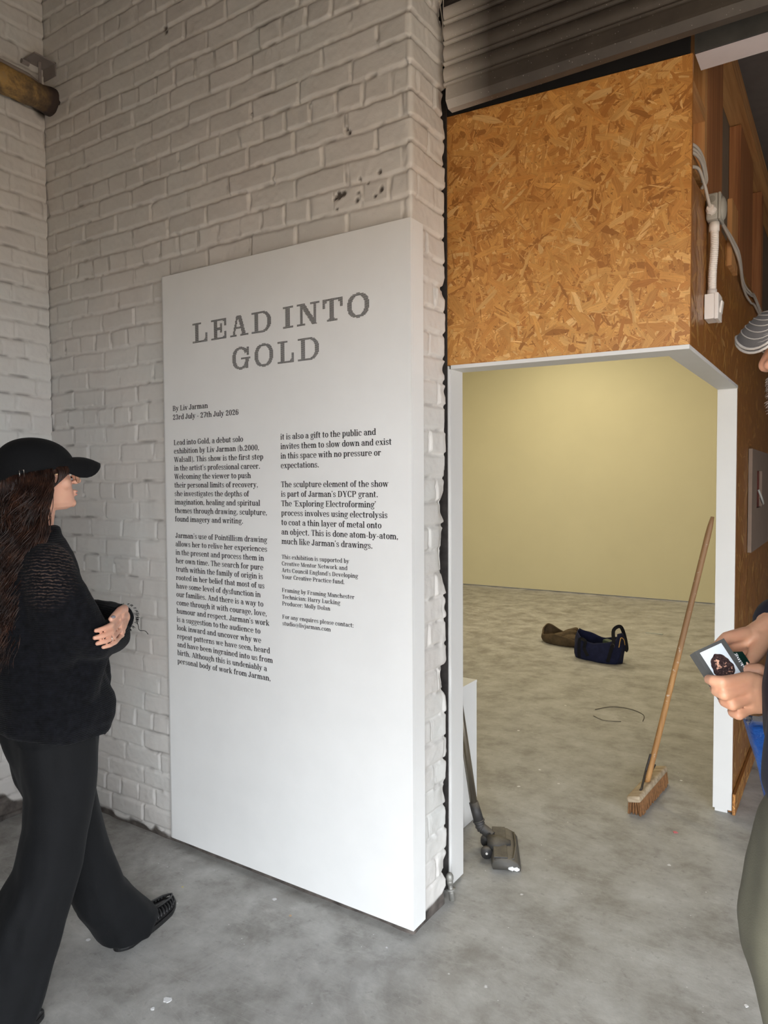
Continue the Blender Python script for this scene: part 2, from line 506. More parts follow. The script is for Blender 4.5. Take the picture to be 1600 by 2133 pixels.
# masonry above the shutter head, closing the bay; black sheet paints the gap's shade
bm = B(); box(bm, 1.20, 0.19, 3.36, 6.6, 0.40, 4.5); prism(bm, [(1.10, FX(1.10) + 0.004), (2.035, FX(2.035) + 0.004), (2.035, FX(2.035) + 0.010), (1.10, FX(1.10) + 0.010)], 2.966, 4.0); box(bm, 1.19, 0.40, 3.9, 6.6, 0.80, 4.5); struct('wall_lintel', bm, simple('shade_black', (20, 19, 19), 0.95, 0.2))
bm = B(); box(bm, 1.972, 5.0, 0, 6.6, 5.2, 4.5); struct('wall_corridor', bm, simple('corridor_wall', (96, 84, 74), 0.9))
bm = B(); box(bm, 1.972, 0.70, 3.62, 5.2, 5.2, 3.75); struct('ceiling_corridor', bm, GREYPL)

# ---------- gallery room
GWALL = simple('gallery_wall_paint', (224, 218, 188), 0.7, 0.02, 2.0, bump=0.05, bscale=140)
WHITE = simple('white_emulsion', (236, 236, 234), 0.55, 0.02, 6, bump=0.06, bscale=160)
SOF = 2.018                                          # underside of the door head
JX, SX0, SX1 = 1.207, 1.957, 2.0415                   # left jamb reveal, side wall inner and outer face
bm = B(); box(bm, -4.2, 8.03, 0.012, 2.06, 8.2, 4.0); struct('wall_far', bm, GWALL)
bm = B(); box(bm, -4.35, 0.5, 0, -4.2, 8.2, 4.0); struct('wall_gallery_left', bm, GWALL)
bm = B(); box(bm, -4.35, 0.45, 3.9, 1.969, 8.2, 4.05); struct('ceiling_gallery', bm, WHITE)
bm = B(); prism(bm, [(-4.3, FX(JX) + 0.01), (JX - 0.022, FX(JX) + 0.01), (JX - 0.022, FX(JX) + 0.095), (-4.3, FX(JX) + 0.095)], 0, 3.9); struct('wall_gallery_front', bm, GWALL)
# left jamb lining: narrow front strip and the reveal
bm = B()
prism(bm, [(JX - 0.022, FX(JX)), (JX, FX(JX)), (JX, FX(JX) + 0.097), (JX - 0.022, FX(JX) + 0.097)], 0.012, SOF - 0.0)
prism(bm, [(JX - 0.045, FX(JX) - 0.004), (JX - 0.008, FX(JX) - 0.004), (JX - 0.008, FX(JX) + 0.006), (JX - 0.045, FX(JX) + 0.006)], 0.0, SOF + 0.012)
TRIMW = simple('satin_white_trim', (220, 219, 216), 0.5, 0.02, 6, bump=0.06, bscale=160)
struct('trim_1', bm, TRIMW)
# white soffit lining running along the head and round the open corner
bm = B()
prism(bm, [(JX, FX(JX) - 0.002), (SX1 + 0.001, FX(SX1) - 0.002), (SX1 + 0.001, 1.634), (SX0, 1.634), (SX0, 0.545), (JX, 0.463)], SOF, SOF + 0.014)
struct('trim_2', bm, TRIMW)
# end of the side wall: white right-hand jamb
bm = B()
box(bm, SX0, 1.624, 0.018, SX1 - 0.0008, 1.636, SOF, 0.0008)
box(bm, SX0 + 0.008, 1.634, 0.0, SX1 - 0.021, 1.66, SOF, 0)
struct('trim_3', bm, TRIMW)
# side wall inner lining, head lining
PLASTER = simple('plasterboard_back', (116, 103, 90), 0.9, 0.08)
bm = B()
box(bm, SX0, 1.66, 0, SX0 + 0.0125, 8.1, 3.9)
box(bm, SX0, 0.545, SOF + 0.014, SX0 + 0.0125, 1.66, 3.9)
struct('wall_gallery_right', bm, [PLASTER])
bm = B(); prism(bm, [(JX - 0.022, FX(JX) + 0.085), (SX0, FX(SX0) + 0.085), (SX0, FX(SX0) + 0.1), (JX - 0.022, FX(JX) + 0.1)], SOF + 0.014, 3.9); struct('wall_gallery_head', bm, GWALL)

# ---------- oriented strand board: flakes laid as real slivers on the board
def osb_mat(name, gloss):
    m = NT(name)
    col = m.attr('flake')
    uvn = m.n('ShaderNodeUVMap')
    st = m.mapping(scale=(14, 420, 1), src=uvn.outputs['UV'])
    g = m.noise(1.0, 3, 0.6, st)
    c = m.mix(m.math('MULTIPLY', m.ramp(g, [(0.35, 1.0), (0.65, 0.0)]), 0.34), col, lin((126, 80, 36)))
    c = m.mix(m.math('MULTIPLY', m.ramp(m.noise(16, 4, 0.6), [(0.35, 1.0), (0.65, 0.0)]), 0.22), c, lin((150, 98, 46)))
    c = m.mix(m.math('MULTIPLY', m.ramp(m.noise(110, 3), [(0.66, 0.0), (0.72, 1.0)]), 0.6), c, lin((78, 48, 24)))
    m.base(c)
    m.set(Roughness=gloss)
    m.bump(g, 0.25, 0.001)
    return m.m
OSB_M = osb_mat('strand_board', 0.5)
OSB_S = osb_mat('strand_board_shaded', 0.33)
PAL = [(210, 160, 92), (196, 142, 76), (220, 174, 108), (184, 126, 62), (172, 112, 52), (226, 186, 124), (158, 98, 44), (204, 150, 80), (190, 134, 70), (138, 84, 36)]
PALL = [tuple(v * 1.10 for v in lin(c)) for c in PAL]

def clip_poly(poly, ax, val, keep_less):
    out = []
    for i in range(len(poly)):
        a, b = poly[i], poly[(i + 1) % len(poly)]
        ia = (a[ax] <= val) if keep_less else (a[ax] >= val)
        ib = (b[ax] <= val) if keep_less else (b[ax] >= val)
        if ia: out.append(a)
        if ia != ib:
            t = (val - a[ax]) / (b[ax] - a[ax])
            out.append(tuple(a[k] + (b[k] - a[k]) * t for k in range(len(a))))
    return out

def flakes(bm, n, rects, place, seed, lmin=0.02, lmax=0.12, wmin=0.006, wmax=0.030, dark=1.0, even=0.26):
    """rects: list of (u0,v0,u1,v1) areas; place(u,v,h) -> world point"""
    rnd = random.Random(seed)
    cl = bm.loops.layers.float_color.get('flake') or bm.loops.layers.float_color.new('flake')
    uv = bm.loops.layers.uv.get('uv') or bm.loops.layers.uv.new('uv')
    U0 = min(r[0] for r in rects); U1 = max(r[2] for r in rects); V0 = min(r[1] for r in rects); V1 = max(r[3] for r in rects)
    for i in range(n):
        k = i / n
        big = rnd.random() < 0.42
        L = rnd.uniform(lmin, lmax) * (1.0 if big else 0.6)
        W = rnd.uniform(wmin, wmax) * (1.0 if big else 0.20)
        cu, cv, a = rnd.uniform(U0, U1), rnd.uniform(V0, V1), rnd.uniform(0, PI)
        c0 = PALL[rnd.choice((0, 0, 1, 1, 2, 3, 3, 4, 5, 6, 7, 7, 8, 8, 9))]
        br = rnd.uniform(0.98, 1.24) * dark; mid = PALL[1]
        c = tuple((x * (1 - even) + y * even) * br for x, y in zip(c0, mid))
        pts = []
        m = 4
        for s in range(m + 1):
            t = s / m - 0.5
            pts.append((t * L * rnd.uniform(0.85, 1.15), W / 2 * (1 - 1.7 * abs(t) * rnd.random()) + rnd.uniform(-1, 1) * W * 0.12))
        for s in range(m, -1, -1):
            t = s / m - 0.5
            pts.append((t * L * rnd.uniform(0.85, 1.15), -W / 2 * (1 - 1.7 * abs(t) * rnd.random()) + rnd.uniform(-1, 1) * W * 0.12))
        ou, ov = rnd.uniform(0, 20), rnd.uniform(0, 20)
        q = [(cu + x * math.cos(a) - y * math.sin(a), cv + x * math.sin(a) + y * math.cos(a), x + ou, y + ov) for x, y in pts]
        h = 0.0003 + 0.0011 * k
        for (u0, v0, u1, v1) in rects:
            p = clip_poly(q, 0, u0, False)
            if len(p) > 2: p = clip_poly(p, 0, u1, True)
            if len(p) > 2: p = clip_poly(p, 1, v0, False)
            if len(p) > 2: p = clip_poly(p, 1, v1, True)
            if len(p) < 3: continue
            try: f = bm.faces.new([bm.verts.new(place(x[0], x[1], h)) for x in p])
            except ValueError: continue
            for lp, x in zip(f.loops, p):
                lp[cl] = (*c, 1); lp[uv].uv = (x[2], x[3])

def paint_board(bm, col):
    cl = bm.loops.layers.float_color.get('flake') or bm.loops.layers.float_color.new('flake')
    bm.loops.layers.uv.get('uv') or bm.loops.layers.uv.new('uv')
    for f in bm.faces:
        for lp in f.loops: lp[cl] = (*col, 1)

OSB_Z0, OSB_Z1 = SOF + 0.014, 2.962
OX0 = 1.188
bm = B()
prism(bm, [(OX0, FX(OX0)), (SX1 + 0.002, FX(SX1)), (SX1 + 0.002, FX(SX1) + 0.018), (OX0, FX(OX0) + 0.018)], OSB_Z0, OSB_Z1)
paint_board(bm, lin((176, 118, 58)))
flakes(bm, 8500, [(OX0 + 0.001, OSB_Z0 + 0.001, SX1 + 0.0015, OSB_Z1 - 0.001)], lambda u, v, h: (u + h * 0.09, FX(u) - h, v), 5)
o = top('osb_header_board', bm, OSB_M, 'golden strand board panel above the gallery doorway', 'board')

# strand board cladding on the corridor side of the side wall (seen at a grazing angle)
SIDE_TOP = 2.585
bm = B()
box(bm, SX1 - 0.018, FX(SX1) + 0.019, SOF + 0.014, SX1, 1.634, SIDE_TOP)
box(bm, SX1 - 0.018, 1.636, 0.006, SX1, 4.95, SIDE_TOP)
paint_board(bm, lin((150, 98, 50)))
flakes(bm, 9000, [(FX(SX1) + 0.021, SOF + 0.016, 1.634, SIDE_TOP - 0.001), (1.634, 0.01, 4.9, SIDE_TOP - 0.001)], lambda u, v, h: (SX1 + h, u, v), 9, dark=0.70, even=0.55)  # board and flakes darkened to paint in shade on the unlit side
top('osb_side_cladding', bm, OSB_S, 'shade-darkened strand board cladding on the side wall right of the doorway', 'board')
bm = B()
box(bm, SX1 + 0.0025, 1.617, 0.002, SX1 + 0.015, 4.9, 0.103)
paint_board(bm, lin((150, 98, 50)))
flakes(bm, 500, [(1.618, 0.003, 4.89, 0.102)], lambda u, v, h: (SX1 + 0.015 + h, u, v), 19, dark=0.9)
flakes(bm, 40, [(SX1 + 0.003, 0.003, SX1 + 0.0145, 0.102)], lambda u, v, h: (u, 1.617 - h, v), 20, lmax=0.05, wmin=0.002, wmax=0.004, dark=1.15)
struct('baseboard_right', bm, OSB_M)

# ---------- softwood framing above the cladding
def wood_mat(name, rgb, dark_rgb, axis=2, rough=0.65, k=40):
    m = NT(name)
    sc = [k, k, k]; sc[axis] = 1.2
    g = m.noise(1.0, 4, 0.6, m.mapping(scale=tuple(sc)), 0.4)
    c = m.ramp(g, [(0.32, lin(dark_rgb)), (0.62, lin(rgb))])
    kn = m.voronoi(3.2); c = m.mix(m.ramp(kn.outputs['Distance'], [(0.035, 0.8), (0.06, 0.0)]), c, lin((72, 40, 20)))
    m.base(c); m.set(Roughness=rough); m.bump(g, 0.2, 0.001)
    return m.m
PINE = wood_mat('pine_upright', (196, 150, 98), (164, 112, 64))
PINE_D = wood_mat('pine_reddish', (168, 114, 72), (128, 80, 48))
PINE_Y = wood_mat('pine_along', (190, 144, 94), (150, 102, 60), axis=1)
def stud(name, y0, y1, x0, x1, z0, z1, mat, label):
    bm = B(); box(bm, x0, y0, z0, x1, y1, z1, 0.0015)
    top(name, bm, mat, label, 'timber', 'bare framing timbers above the cladding')
FRX0, FRX1 = SX0 + 0.014, SX1 - 0.0185
stud('timber_stud', FX(SX1) + 0.02, FX(SX1) + 0.062, FRX0, FRX1, SOF + 0.016, 2.945, PINE, 'pale pine stud right behind the edge of the golden strand board')
stud('timber_stud', 0.80, 0.845, FRX0, FRX1, SOF + 0.016, 3.40, PINE, 'pale pine stud beside the grey junction box')
stud('timber_stud', 0.855, 1.22, FRX0 + 0.02, FRX1, 2.20, 3.40, PINE_D, 'broad reddish timber upright behind the junction box')
stud('timber_stud', 1.80, 2.30, FRX0, FRX1, 2.20, 3.30, PINE_D, 'brown upright timber, second broad one from the doorway')
stud('timber_stud', 2.75, 2.84, FRX0, FRX1, 2.20, 3.30, PINE_D, 'narrow dark upright timber farthest down the side wall')
bm = B(); box(bm, FRX0, 0.505, 2.66, FRX1, 0.798, 2.70, 0.001); box(bm, FRX0, 0.505, 2.70, FRX0 + 0.012, 0.798, 2.90)
top('timber_noggin', bm, PINE, 'short pine noggin between the first two studs above the door head', 'timber', 'bare framing timbers above the cladding')
bm = B(); box(bm, FRX0, 0.505, 2.90, FRX1, 0.798, 2.945, 0.001)
top('timber_noggin', bm, PINE_Y, 'short pine top rail touching the upper corner of the golden strand board', 'timber', 'bare framing timbers above the cladding')
bm = B(); box(bm, FRX0, 1.235, 3.305, FRX1 + 0.03, 4.9, 3.40, 0.001)
top('timber_top_plate', bm, PINE_Y, 'long timber plate running back along the top of the side wall', 'timber', 'bare framing timbers above the cladding')
bm = B(); box(bm, FRX1, 1.24, SIDE_TOP - 0.10, SX1, 1.42, 2.76, 0.001)
for v in bm.verts: v.co.x += 0.019
top('timber_offcut', bm, PINE, 'pale timber offcut fixed beside the grey junction box, above the cladding edge', 'timber', 'bare framing timbers above the cladding')

# ---------- ceiling beam over the corridor
bm = B()
box(bm, 2.048, 0.44, 2.962, 6.4, 0.452, 3.03)
box(bm, 2.048, 0.452, 2.962, 6.4, 0.56, 3.03, mi=1)
struct('beam', bm, [simple('dark_paint_steel', (70, 70, 68), 0.7, 0.2), simple('white_boxing', (214, 204, 204), 0.7, 0.03)])

# ================================================================== OBJECTS
STEEL_D = simple('dark_steel', (74, 70, 68), 0.45, 0.2, 20, metallic=0.6)
BLACKP = simple('black_plastic', (34, 34, 36), 0.5, 0.15)
WPLAST = simple('white_plastic', (226, 220, 214), 0.4, 0.02, bump=0)
GPLAST = simple('grey_plastic', (160, 158, 150), 0.5, 0.03, bump=0)
CABLE = simple('grey_cable', (186, 180, 172), 0.5, 0.03, bump=0)

# ---------- roller shutter (dusty, white overspray at its end)
def shutter_mat():
    m = NT('dusty_shutter_steel')
    p = m.sep(m.tc())
    n = m.noise(5, 4, 0.6)
    base = m.ramp(n, [(0.3, lin((62, 57, 53))), (0.7, lin((86, 80, 74)))])
    spray = m.math('MULTIPLY', m.ramp(m.math('ADD', p[0], m.math('MULTIPLY', m.noise(9, 3), 0.10)), [(0.0, 0), (1.0, 1)]), 1.0)
    f = m.n('ShaderNodeMapRange'); m.l(m.math('ADD', p[0], m.math('MULTIPLY', m.noise(10, 3), 0.06)), f.inputs['Value'])
    f.inputs['From Min'].default_value = 1.30; f.inputs['From Max'].default_value = 1.47; f.inputs['To Min'].default_value = 0.85; f.inputs['To Max'].default_value = 0.0
    c = m.mix(f.outputs['Result'], base, lin((196, 190, 182)))
    v = m.voronoi(110); sp = m.ramp(v.outputs['Distance'], [(0.09, 1.0), (0.17, 0.0)])
    r = m.ramp(m.sep(v.outputs['Color'])[0], [(0.70, 0.0), (0.75, 1.0)])
    k = m.n('ShaderNodeMapRange'); m.l(p[0], k.inputs['Value']); k.inputs['From Min'].default_value = 1.3; k.inputs['From Max'].default_value = 2.3; k.inputs['To Min'].default_value = 0.75; k.inputs['To Max'].default_value = 0.2
    c = m.mix(m.math('MULTIPLY', m.math('MULTIPLY', sp, r), k.outputs['Result']), c, lin((212, 206, 198)))
    m.base(c); m.set(Roughness=0.5, Metallic=0.15)
    m.bump(m.noise(60, 3), 0.08, 0.001)
    return m.m
SHM = shutter_mat()
t = empty('roller_shutter', (2.4, 0.22, 2.90), 'dusty grey roller shutter pulled up above the strand board, white overspray at its left end', 'shutter')
SHX0, SHX1 = 1.262, 4.4
def profile_bar(pts, x0, x1):
    bm = B()
    a = [bm.verts.new((x0, y, z)) for y, z in pts]; b = [bm.verts.new((x1, y, z)) for y, z in pts]
    n = len(pts)
    for i in range(n): bm.faces.new((a[i], a[(i + 1) % n], b[(i + 1) % n], b[i]))
    bm.faces.new(a); bm.faces.new(b[::-1])
    bmesh.ops.recalc_face_normals(bm, faces=bm.faces)
    return bm
zs = 2.985
for i in range(4):
    prof = []
    H = 0.0715
    # curved slat with a rolled interlock bead at its foot
    for k in range(13):
        q = k / 12
        z = zs + H * (0.20 + 0.80 * q)
        prof.append((0.214 - 0.013 * math.sin(PI * q) ** 0.8, z))
    bead = [(0.214 - 0.010 * math.sin(a) - 0.002, zs + H * 0.10 + 0.0075 * -math.cos(a)) for a in np.linspace(0, PI, 7)]
    front = bead + prof
    back = [(y + 0.006, z) for y, z in front[::-1]]
    if i == 3: front = [f for f in front if f[1] < 3.26]; back = [(y + 0.006, z) for y, z in front[::-1]]
    obj('shutter_slat', profile_bar(front + back, SHX0, SHX1), SHM, t)
    zs += H
bm = profile_bar([(0.196, 2.940), (0.199, 2.976), (0.206, 2.980), (0.206, 2.988), (0.220, 2.988), (0.220, 2.914), (0.246, 2.914), (0.246, 2.908), (0.216, 2.908), (0.196, 2.930)], SHX0 + 0.012, SHX1)
obj('bottom_rail', bm, SHM, t)

bm = B(); box(bm, 1.168, 0.262, 0.0, 1.204, 0.268, 3.36); box(bm, 1.168, 0.268, 0, 1.174, 0.332, 3.36); box(bm, 1.168, 0.332, 0, 1.204, 0.338, 3.36)
top('shutter_guide_channel', bm, simple('rusty_black_steel', (62, 58, 56), 0.75, 0.35, 30, 0.3), 'black steel guide channel in the gap between brick pier and white jamb', 'channel')
bm = B(); cyl(bm, (1.22, 0.30, 3.335), (4.6, 0.30, 3.335), 0.024)
top('shutter_barrel', bm, DARK, 'dark steel shutter barrel high above the curtain', 'pipe')
# expanding foam blobs and cables at the shutter head
FOAM = simple('foam', (176, 166, 136), 0.9, 0.15)
for k, (x, z, s) in enumerate(((1.50, 3.268, 0.012), (1.625, 3.300, 0.013))):
    bm = B(); ball(bm, (x, 0.212, z), (s * 0.8, s * 0.6, s * 1.5)); ball(bm, (x + s * 0.5, 0.212, z + s), (s * 0.7, s * 0.6, s))
    top('foam_blob', bm, FOAM, ('pale dab of foam above the shutter nearer the brick pier', 'pale dab of foam above the shutter farther from the brick pier')[k], 'foam', 'foam dabs above the shutter', smooth=True)
bm = B(); tube(bm, spline([(1.205, 0.17, 3.305), (1.27, 0.15, 3.325), (1.36, 0.155, 3.36), (1.46, 0.16, 3.42)], 8), 0.0065)
top('loose_cable', bm, CABLE, 'pale cable looping out over the top of the brick pier', 'cable', smooth=True)
bm = B(); tube(bm, spline([(1.215, 0.222, 3.40), (1.240, 0.236, 3.24), (1.236, 0.237, 3.14), (1.238, 0.236, 3.05)], 8), 0.0022); tube(bm, spline([(1.245, 0.236, 3.32), (1.243, 0.238, 3.20), (1.237, 0.238, 3.12)], 8), 0.0016)
top('hanging_string', bm, CABLE, 'thin grey strings hanging beside the brick pier edge at the shutter', 'string', smooth=True)
bm = B()
rnd = random.Random(3)
for i in range(26): ball(bm, (1.20 + rnd.uniform(-0.02, 0.055), 0.15 + rnd.uniform(-0.05, 0.05), 3.365 + rnd.uniform(-0.03, 0.03)), rnd.uniform(0.012, 0.026), 8)
top('mortar_wad', remesh(bm, 0.006, 2), simple('grey_wad', (96, 95, 100), 0.9, 0.3, 40), 'grey lump of packing on top of the brick pier', 'packing')

# ---------- old lagged pipe in the back left corner
def lag_mat():
    m = NT('old_lagging')
    n = m.noise(7, 5, 0.72, dist=0.4)
    c = m.ramp(n, [(0.25, lin((64, 52, 40))), (0.42, lin((120, 98, 70))), (0.56, lin((176, 142, 84))), (0.75, lin((150, 134, 112)))])
    p = m.sep(m.tc())
    k = m.n('ShaderNodeMapRange'); m.l(m.math('ADD', p[1], m.math('MULTIPLY', m.noise(18, 3), 0.06)), k.inputs['Value']); k.inputs['From Min'].default_value = -0.06; k.inputs['From Max'].default_value = 0.02; k.inputs['To Min'].default_value = 0; k.inputs['To Max'].default_value = 1
    c = m.mix(k.outputs['Result'], c, lin((58, 46, 40)))
    m.base(c); m.set(Roughness=0.8); m.bump(n, 0.5, 0.008)
    return m.m
t = empty('lagged_pipe', (-0.775, -0.6, 3.44), 'stained yellow-brown lagged pipe running into the back corner of the brickwork', 'pipe')
bm = B()
rings = []
for y in np.linspace(-1.3, 0.036, 40):
    r = 0.060 + 0.004 * math.sin(y * 23) + 0.003 * math.sin(y * 51 + 1)
    rings.append([(-0.795 + r * math.cos(a) * (1 + 0.06 * math.sin(3 * a + y * 9)), y, 3.445 + r * 1.0 * math.sin(a) * (1 + 0.05 * math.sin(2 * a + y * 13))) for a in np.linspace(0, 2 * PI, 29)[:-1]])
loft(bm, rings)
obj('lagging', bm, lag_mat(), t, True)
bm = B(); tube(bm, [(-0.79, -1.3, 3.517), (-0.785, -0.4, 3.522), (-0.79, -0.10, 3.518), (-0.795, -0.03, 3.50)], 0.010)
obj('conduit', bm, simple('painted_conduit', (150, 140, 134), 0.6), t, True)
t = empty('pipe_bracket', (-0.80, 0.0, 3.56), 'small steel angle bracket with bolt over the pipe end in the corner', 'bracket')
BRK = simple('painted_steel', (150, 142, 138), 0.6, 0.1)
bm = B(); box(bm, -0.855, -0.085, 3.615, -0.755, 0.024, 3.622); box(bm, -0.855, 0.018, 3.56, -0.755, 0.024, 3.622)
obj('angle_plate', bm, BRK, t)
bm = B(); cyl(bm, (-0.805, -0.03, 3.515), (-0.805, -0.03, 3.64), 0.007); obj('hanger_rod', bm, BRK, t)
bm = B(); cyl(bm, (-0.84, -0.10, 3.60), (-0.84, -0.065, 3.60), 0.012, seg=6); obj('bolt_head', bm, BRK, t)

# ---------- electrics on the side wall
SW = SX1 + 0.0022
t = empty('light_switch', (SW, 0.74, 2.20), 'white surface light switch at the foot of the ribbed conduit on the cladding', 'light switch')
bm = B(); box(bm, SW, 0.70, 2.162, SW + 0.032, 0.786, 2.250, 0.002); obj('back_box', bm, WPLAST, t)
bm = B(); box(bm, SW + 0.032, 0.699, 2.160, SW + 0.046, 0.787, 2.252, 0.003); obj('face_plate', bm, WPLAST, t)
bm = B(); box(bm, SW + 0.046, 0.726, 2.185, SW + 0.053, 0.760, 2.228, 0.002, Matrix.Translation((SW + .046, .743, 2.2)) @ Matrix.Rotation(0.12, 4, 'Y') @ Matrix.Translation((-(SW + .046), -.743, -2.2))); obj('rocker', bm, WPLAST, t)
t = empty('ribbed_conduit', (SW + 0.02, 0.735, 2.25), 'pale ribbed flexible conduit between grey junction box and white switch', 'conduit')
bm = B()
cp = spline([(SW + 0.019, 0.74, 2.262), (SW + 0.020, 0.738, 2.33), (SW + 0.026, 0.735, 2.42), (SW + 0.024, 0.738, 2.492)], 40)
tube(bm, cp, 0.01, 14, rad=[0.0135 + 0.0016 * math.sin(i * 2 * PI / 3.0) for i in range(len(cp))])
obj('ribbed_tube', bm, WPLAST, t, True)
bm = B(); cyl(bm, (SW + 0.024, 0.738, 2.478), (SW + 0.024, 0.738, 2.508), 0.0175); obj('collar', bm, WPLAST, t, True)
bm = B(); cyl(bm, (SW + 0.019, 0.74, 2.251), (SW + 0.019, 0.74, 2.272), 0.0165); obj('collar', bm, WPLAST, t, True)
t = empty('junction_box', (SW, 0.74, 2.55), 'grey square junction box with white cable gland at the top of the cladding', 'junction box')
bm = B(); box(bm, SW + 0.002, 0.70, 2.509, SW + 0.040, 0.785, 2.601, 0.006); obj('box_body', bm, GPLAST, t, True)
bm = B(); box(bm, SW + 0.040, 0.70, 2.509, SW + 0.050, 0.785, 2.601, 0.004); ball(bm, (SW + 0.05, 0.742, 2.555), (0.014, 0.040, 0.042)); obj('lid', bm, GPLAST, t, True)
bm = B(); cyl(bm, (SW + 0.022, 0.702, 2.580), (SW + 0.022, 0.698, 2.580), 0.011); obj('knockout', bm, simple('grey_plastic_edge', (140, 138, 130), 0.5, 0.02, bump=0), t)
bm = B(); cyl(bm, (SW + 0.020, 0.702, 2.540), (SW + 0.020, 0.688, 2.540), 0.0175, seg=8); cyl(bm, (SW + 0.020, 0.688, 2.540), (SW + 0.020, 0.674, 2.542), 0.0165, 0.012, seg=16); obj('cable_gland', bm, WPLAST, t)
bm = B(); tube(bm, spline([(SX1 - 0.005, 0.470, 2.615), (SW + 0.007, 0.520, 2.622), (SW + 0.012, 0.600, 2.600), (SW + 0.017, 0.655, 2.560), (SW + 0.020, 0.685, 2.541)], 8), 0.0055); top('supply_cable', bm, CABLE, 'pale cable curving from the strand board edge into the white gland', 'cable', 'pale cables on the side framing', True)
for k, (dz, dy) in enumerate(((0, 0), (-0.014, 0.02), (-0.026, -0.01))):
    bm = B(); tube(bm, spline([(SX1 - 0.03, 0.462, 2.700 + dz), (SX1 - 0.004, 0.53, 2.704 + dz), (SX1 + 0.004, 0.62 + dy, 2.700 + dz), (SX1 + 0.002, 0.70 + dy, 2.672 + dz), (SX1 - 0.014, 0.725 + dy, 2.655 + dz)], 8), 0.0055)
    top('bunched_cable', bm, CABLE, ('topmost of three pale cables bunched behind the strand board corner', 'middle one of three pale cables bunched behind the strand board corner', 'lowest of three pale cables bunched behind the strand board corner')[k], 'cable', 'pale cables on the side framing', True)
for k, (o0, o1) in enumerate(((0, 0), (0.020, 0.012), (-0.008, -0.035))):
    bm = B(); tube(bm, spline([(SW + 0.012, 0.80, 2.585), (SW + 0.006, 1.00, 2.60), (SW + 0.030, 1.33, 2.545 + o0), (SW + 0.010, 1.68, 2.50 + o0), (SW + 0.012, 1.95, 2.515 + o1), (SW + 0.008, 2.18, 2.545 + o1), (SW + 0.012, 2.60, 2.49 + o0), (SW + 0.010, 3.1, 2.43)], 8), 0.0055)
    top('trailing_cable', bm, CABLE, ('middle pale cable sagging from the junction box along the cladding top edge', 'upper pale cable sagging from the junction box along the cladding top edge', 'lower pale cable sagging from the junction box along the cladding top edge')[k], 'cable', 'pale cables on the side framing', True)

# grey-brown board with a cut-out on the cladding
t = empty('hatch_board', (SX1 + 0.012, 2.5, 1.48), 'grey-brown square board with a red cut-out fixed on the cladding', 'board')
HB = simple('grey_brown_board', (124, 106, 92), 0.8, 0.06)
bm = B()
hx0, hx1 = SX1 + 0.003, SX1 + 0.021
hy0, hy1, hz0, hz1 = 2.07, 2.95, 1.215, 1.755
cy0, cy1, cz0, cz1 = 2.30, 2.56, 1.44, 1.645
for a in ((hy0, hz0, cy0, hz1), (cy1, hz0, hy1, hz1), (cy0, hz0, cy1, cz0), (cy0, cz1, cy1, hz1)): box(bm, hx0, a[0], a[1], hx1, a[2], a[3])
obj('board_face', bm, HB, t)
bm = B(); box(bm, hx0, cy0 + 0.002, cz0 + 0.002, hx0 + 0.004, cy1 - 0.002, cz1 - 0.002); obj('cutout_back', bm, simple('dull_red', (112, 48, 40), 0.5), t)
bm = B(); tube(bm, spline([(hx1 + 0.001, cy0 + 0.06, cz0 + 0.10), (hx1 + 0.018, cy0 + 0.07, cz0 + 0.05), (hx1 + 0.018, cy0 + 0.14, cz0 + 0.02), (hx1 + 0.001, cy0 + 0.20, cz0 + 0.05)], 6), 0.006); obj('pull_handle', bm, GPLAST, t, True)

# ---------- floor bolt at the jamb foot
t = empty('floor_bolt', (1.248, 0.285, 0), 'weathered steel floor bolt standing at the foot of the left white jamb', 'bolt')
BOLT = simple('galvanised', (150, 148, 142), 0.5, 0.2, 60, metallic=0.5)
bm = B(); cyl(bm, (1.248, 0.285, 0.0), (1.238, 0.285, 0.062), 0.011, 0.009); obj('shank', bm, BOLT, t, True)
bm = B(); ball(bm, (1.236, 0.285, 0.085), (0.015, 0.015, 0.020)); cyl(bm, (1.238, 0.285, 0.060), (1.236, 0.285, 0.08), 0.012); obj('bolt_knob', bm, BOLT, t, True)
bm = B(); cyl(bm, (1.241, 0.285, 0.038), (1.240, 0.285, 0.044), 0.019); obj('washer', bm, BOLT, t, True)

# ---------- exhibition text panel
ink = simple('black_vinyl', (26, 25, 25), 0.6, 0.05, bump=0)
ink2 = simple('grey_dot_print', (32, 31, 30), 0.7, 0.05, bump=0)
PW, PZ0, PZ1 = 1.2455, 0.0316, 2.472
t = empty('exhibition_text_panel', (PW / 2, 0.01, PZ0), 'tall white exhibition panel with printed title and text on the brick wall', 'panel')
PANEL = t
bm = B()
prism(bm, [(0.010, 0.0), (PW, 0.0), (PW, 0.016), (0.0, 0.016), (0.0, 0.003)], PZ0, PZ1)
obj('front_board', bm, WHITE, t)
bm = B(); box(bm, PW - 0.009, 0.0165, PZ0, PW, 0.0835, PZ1); obj('side_return', bm, WHITE, t)

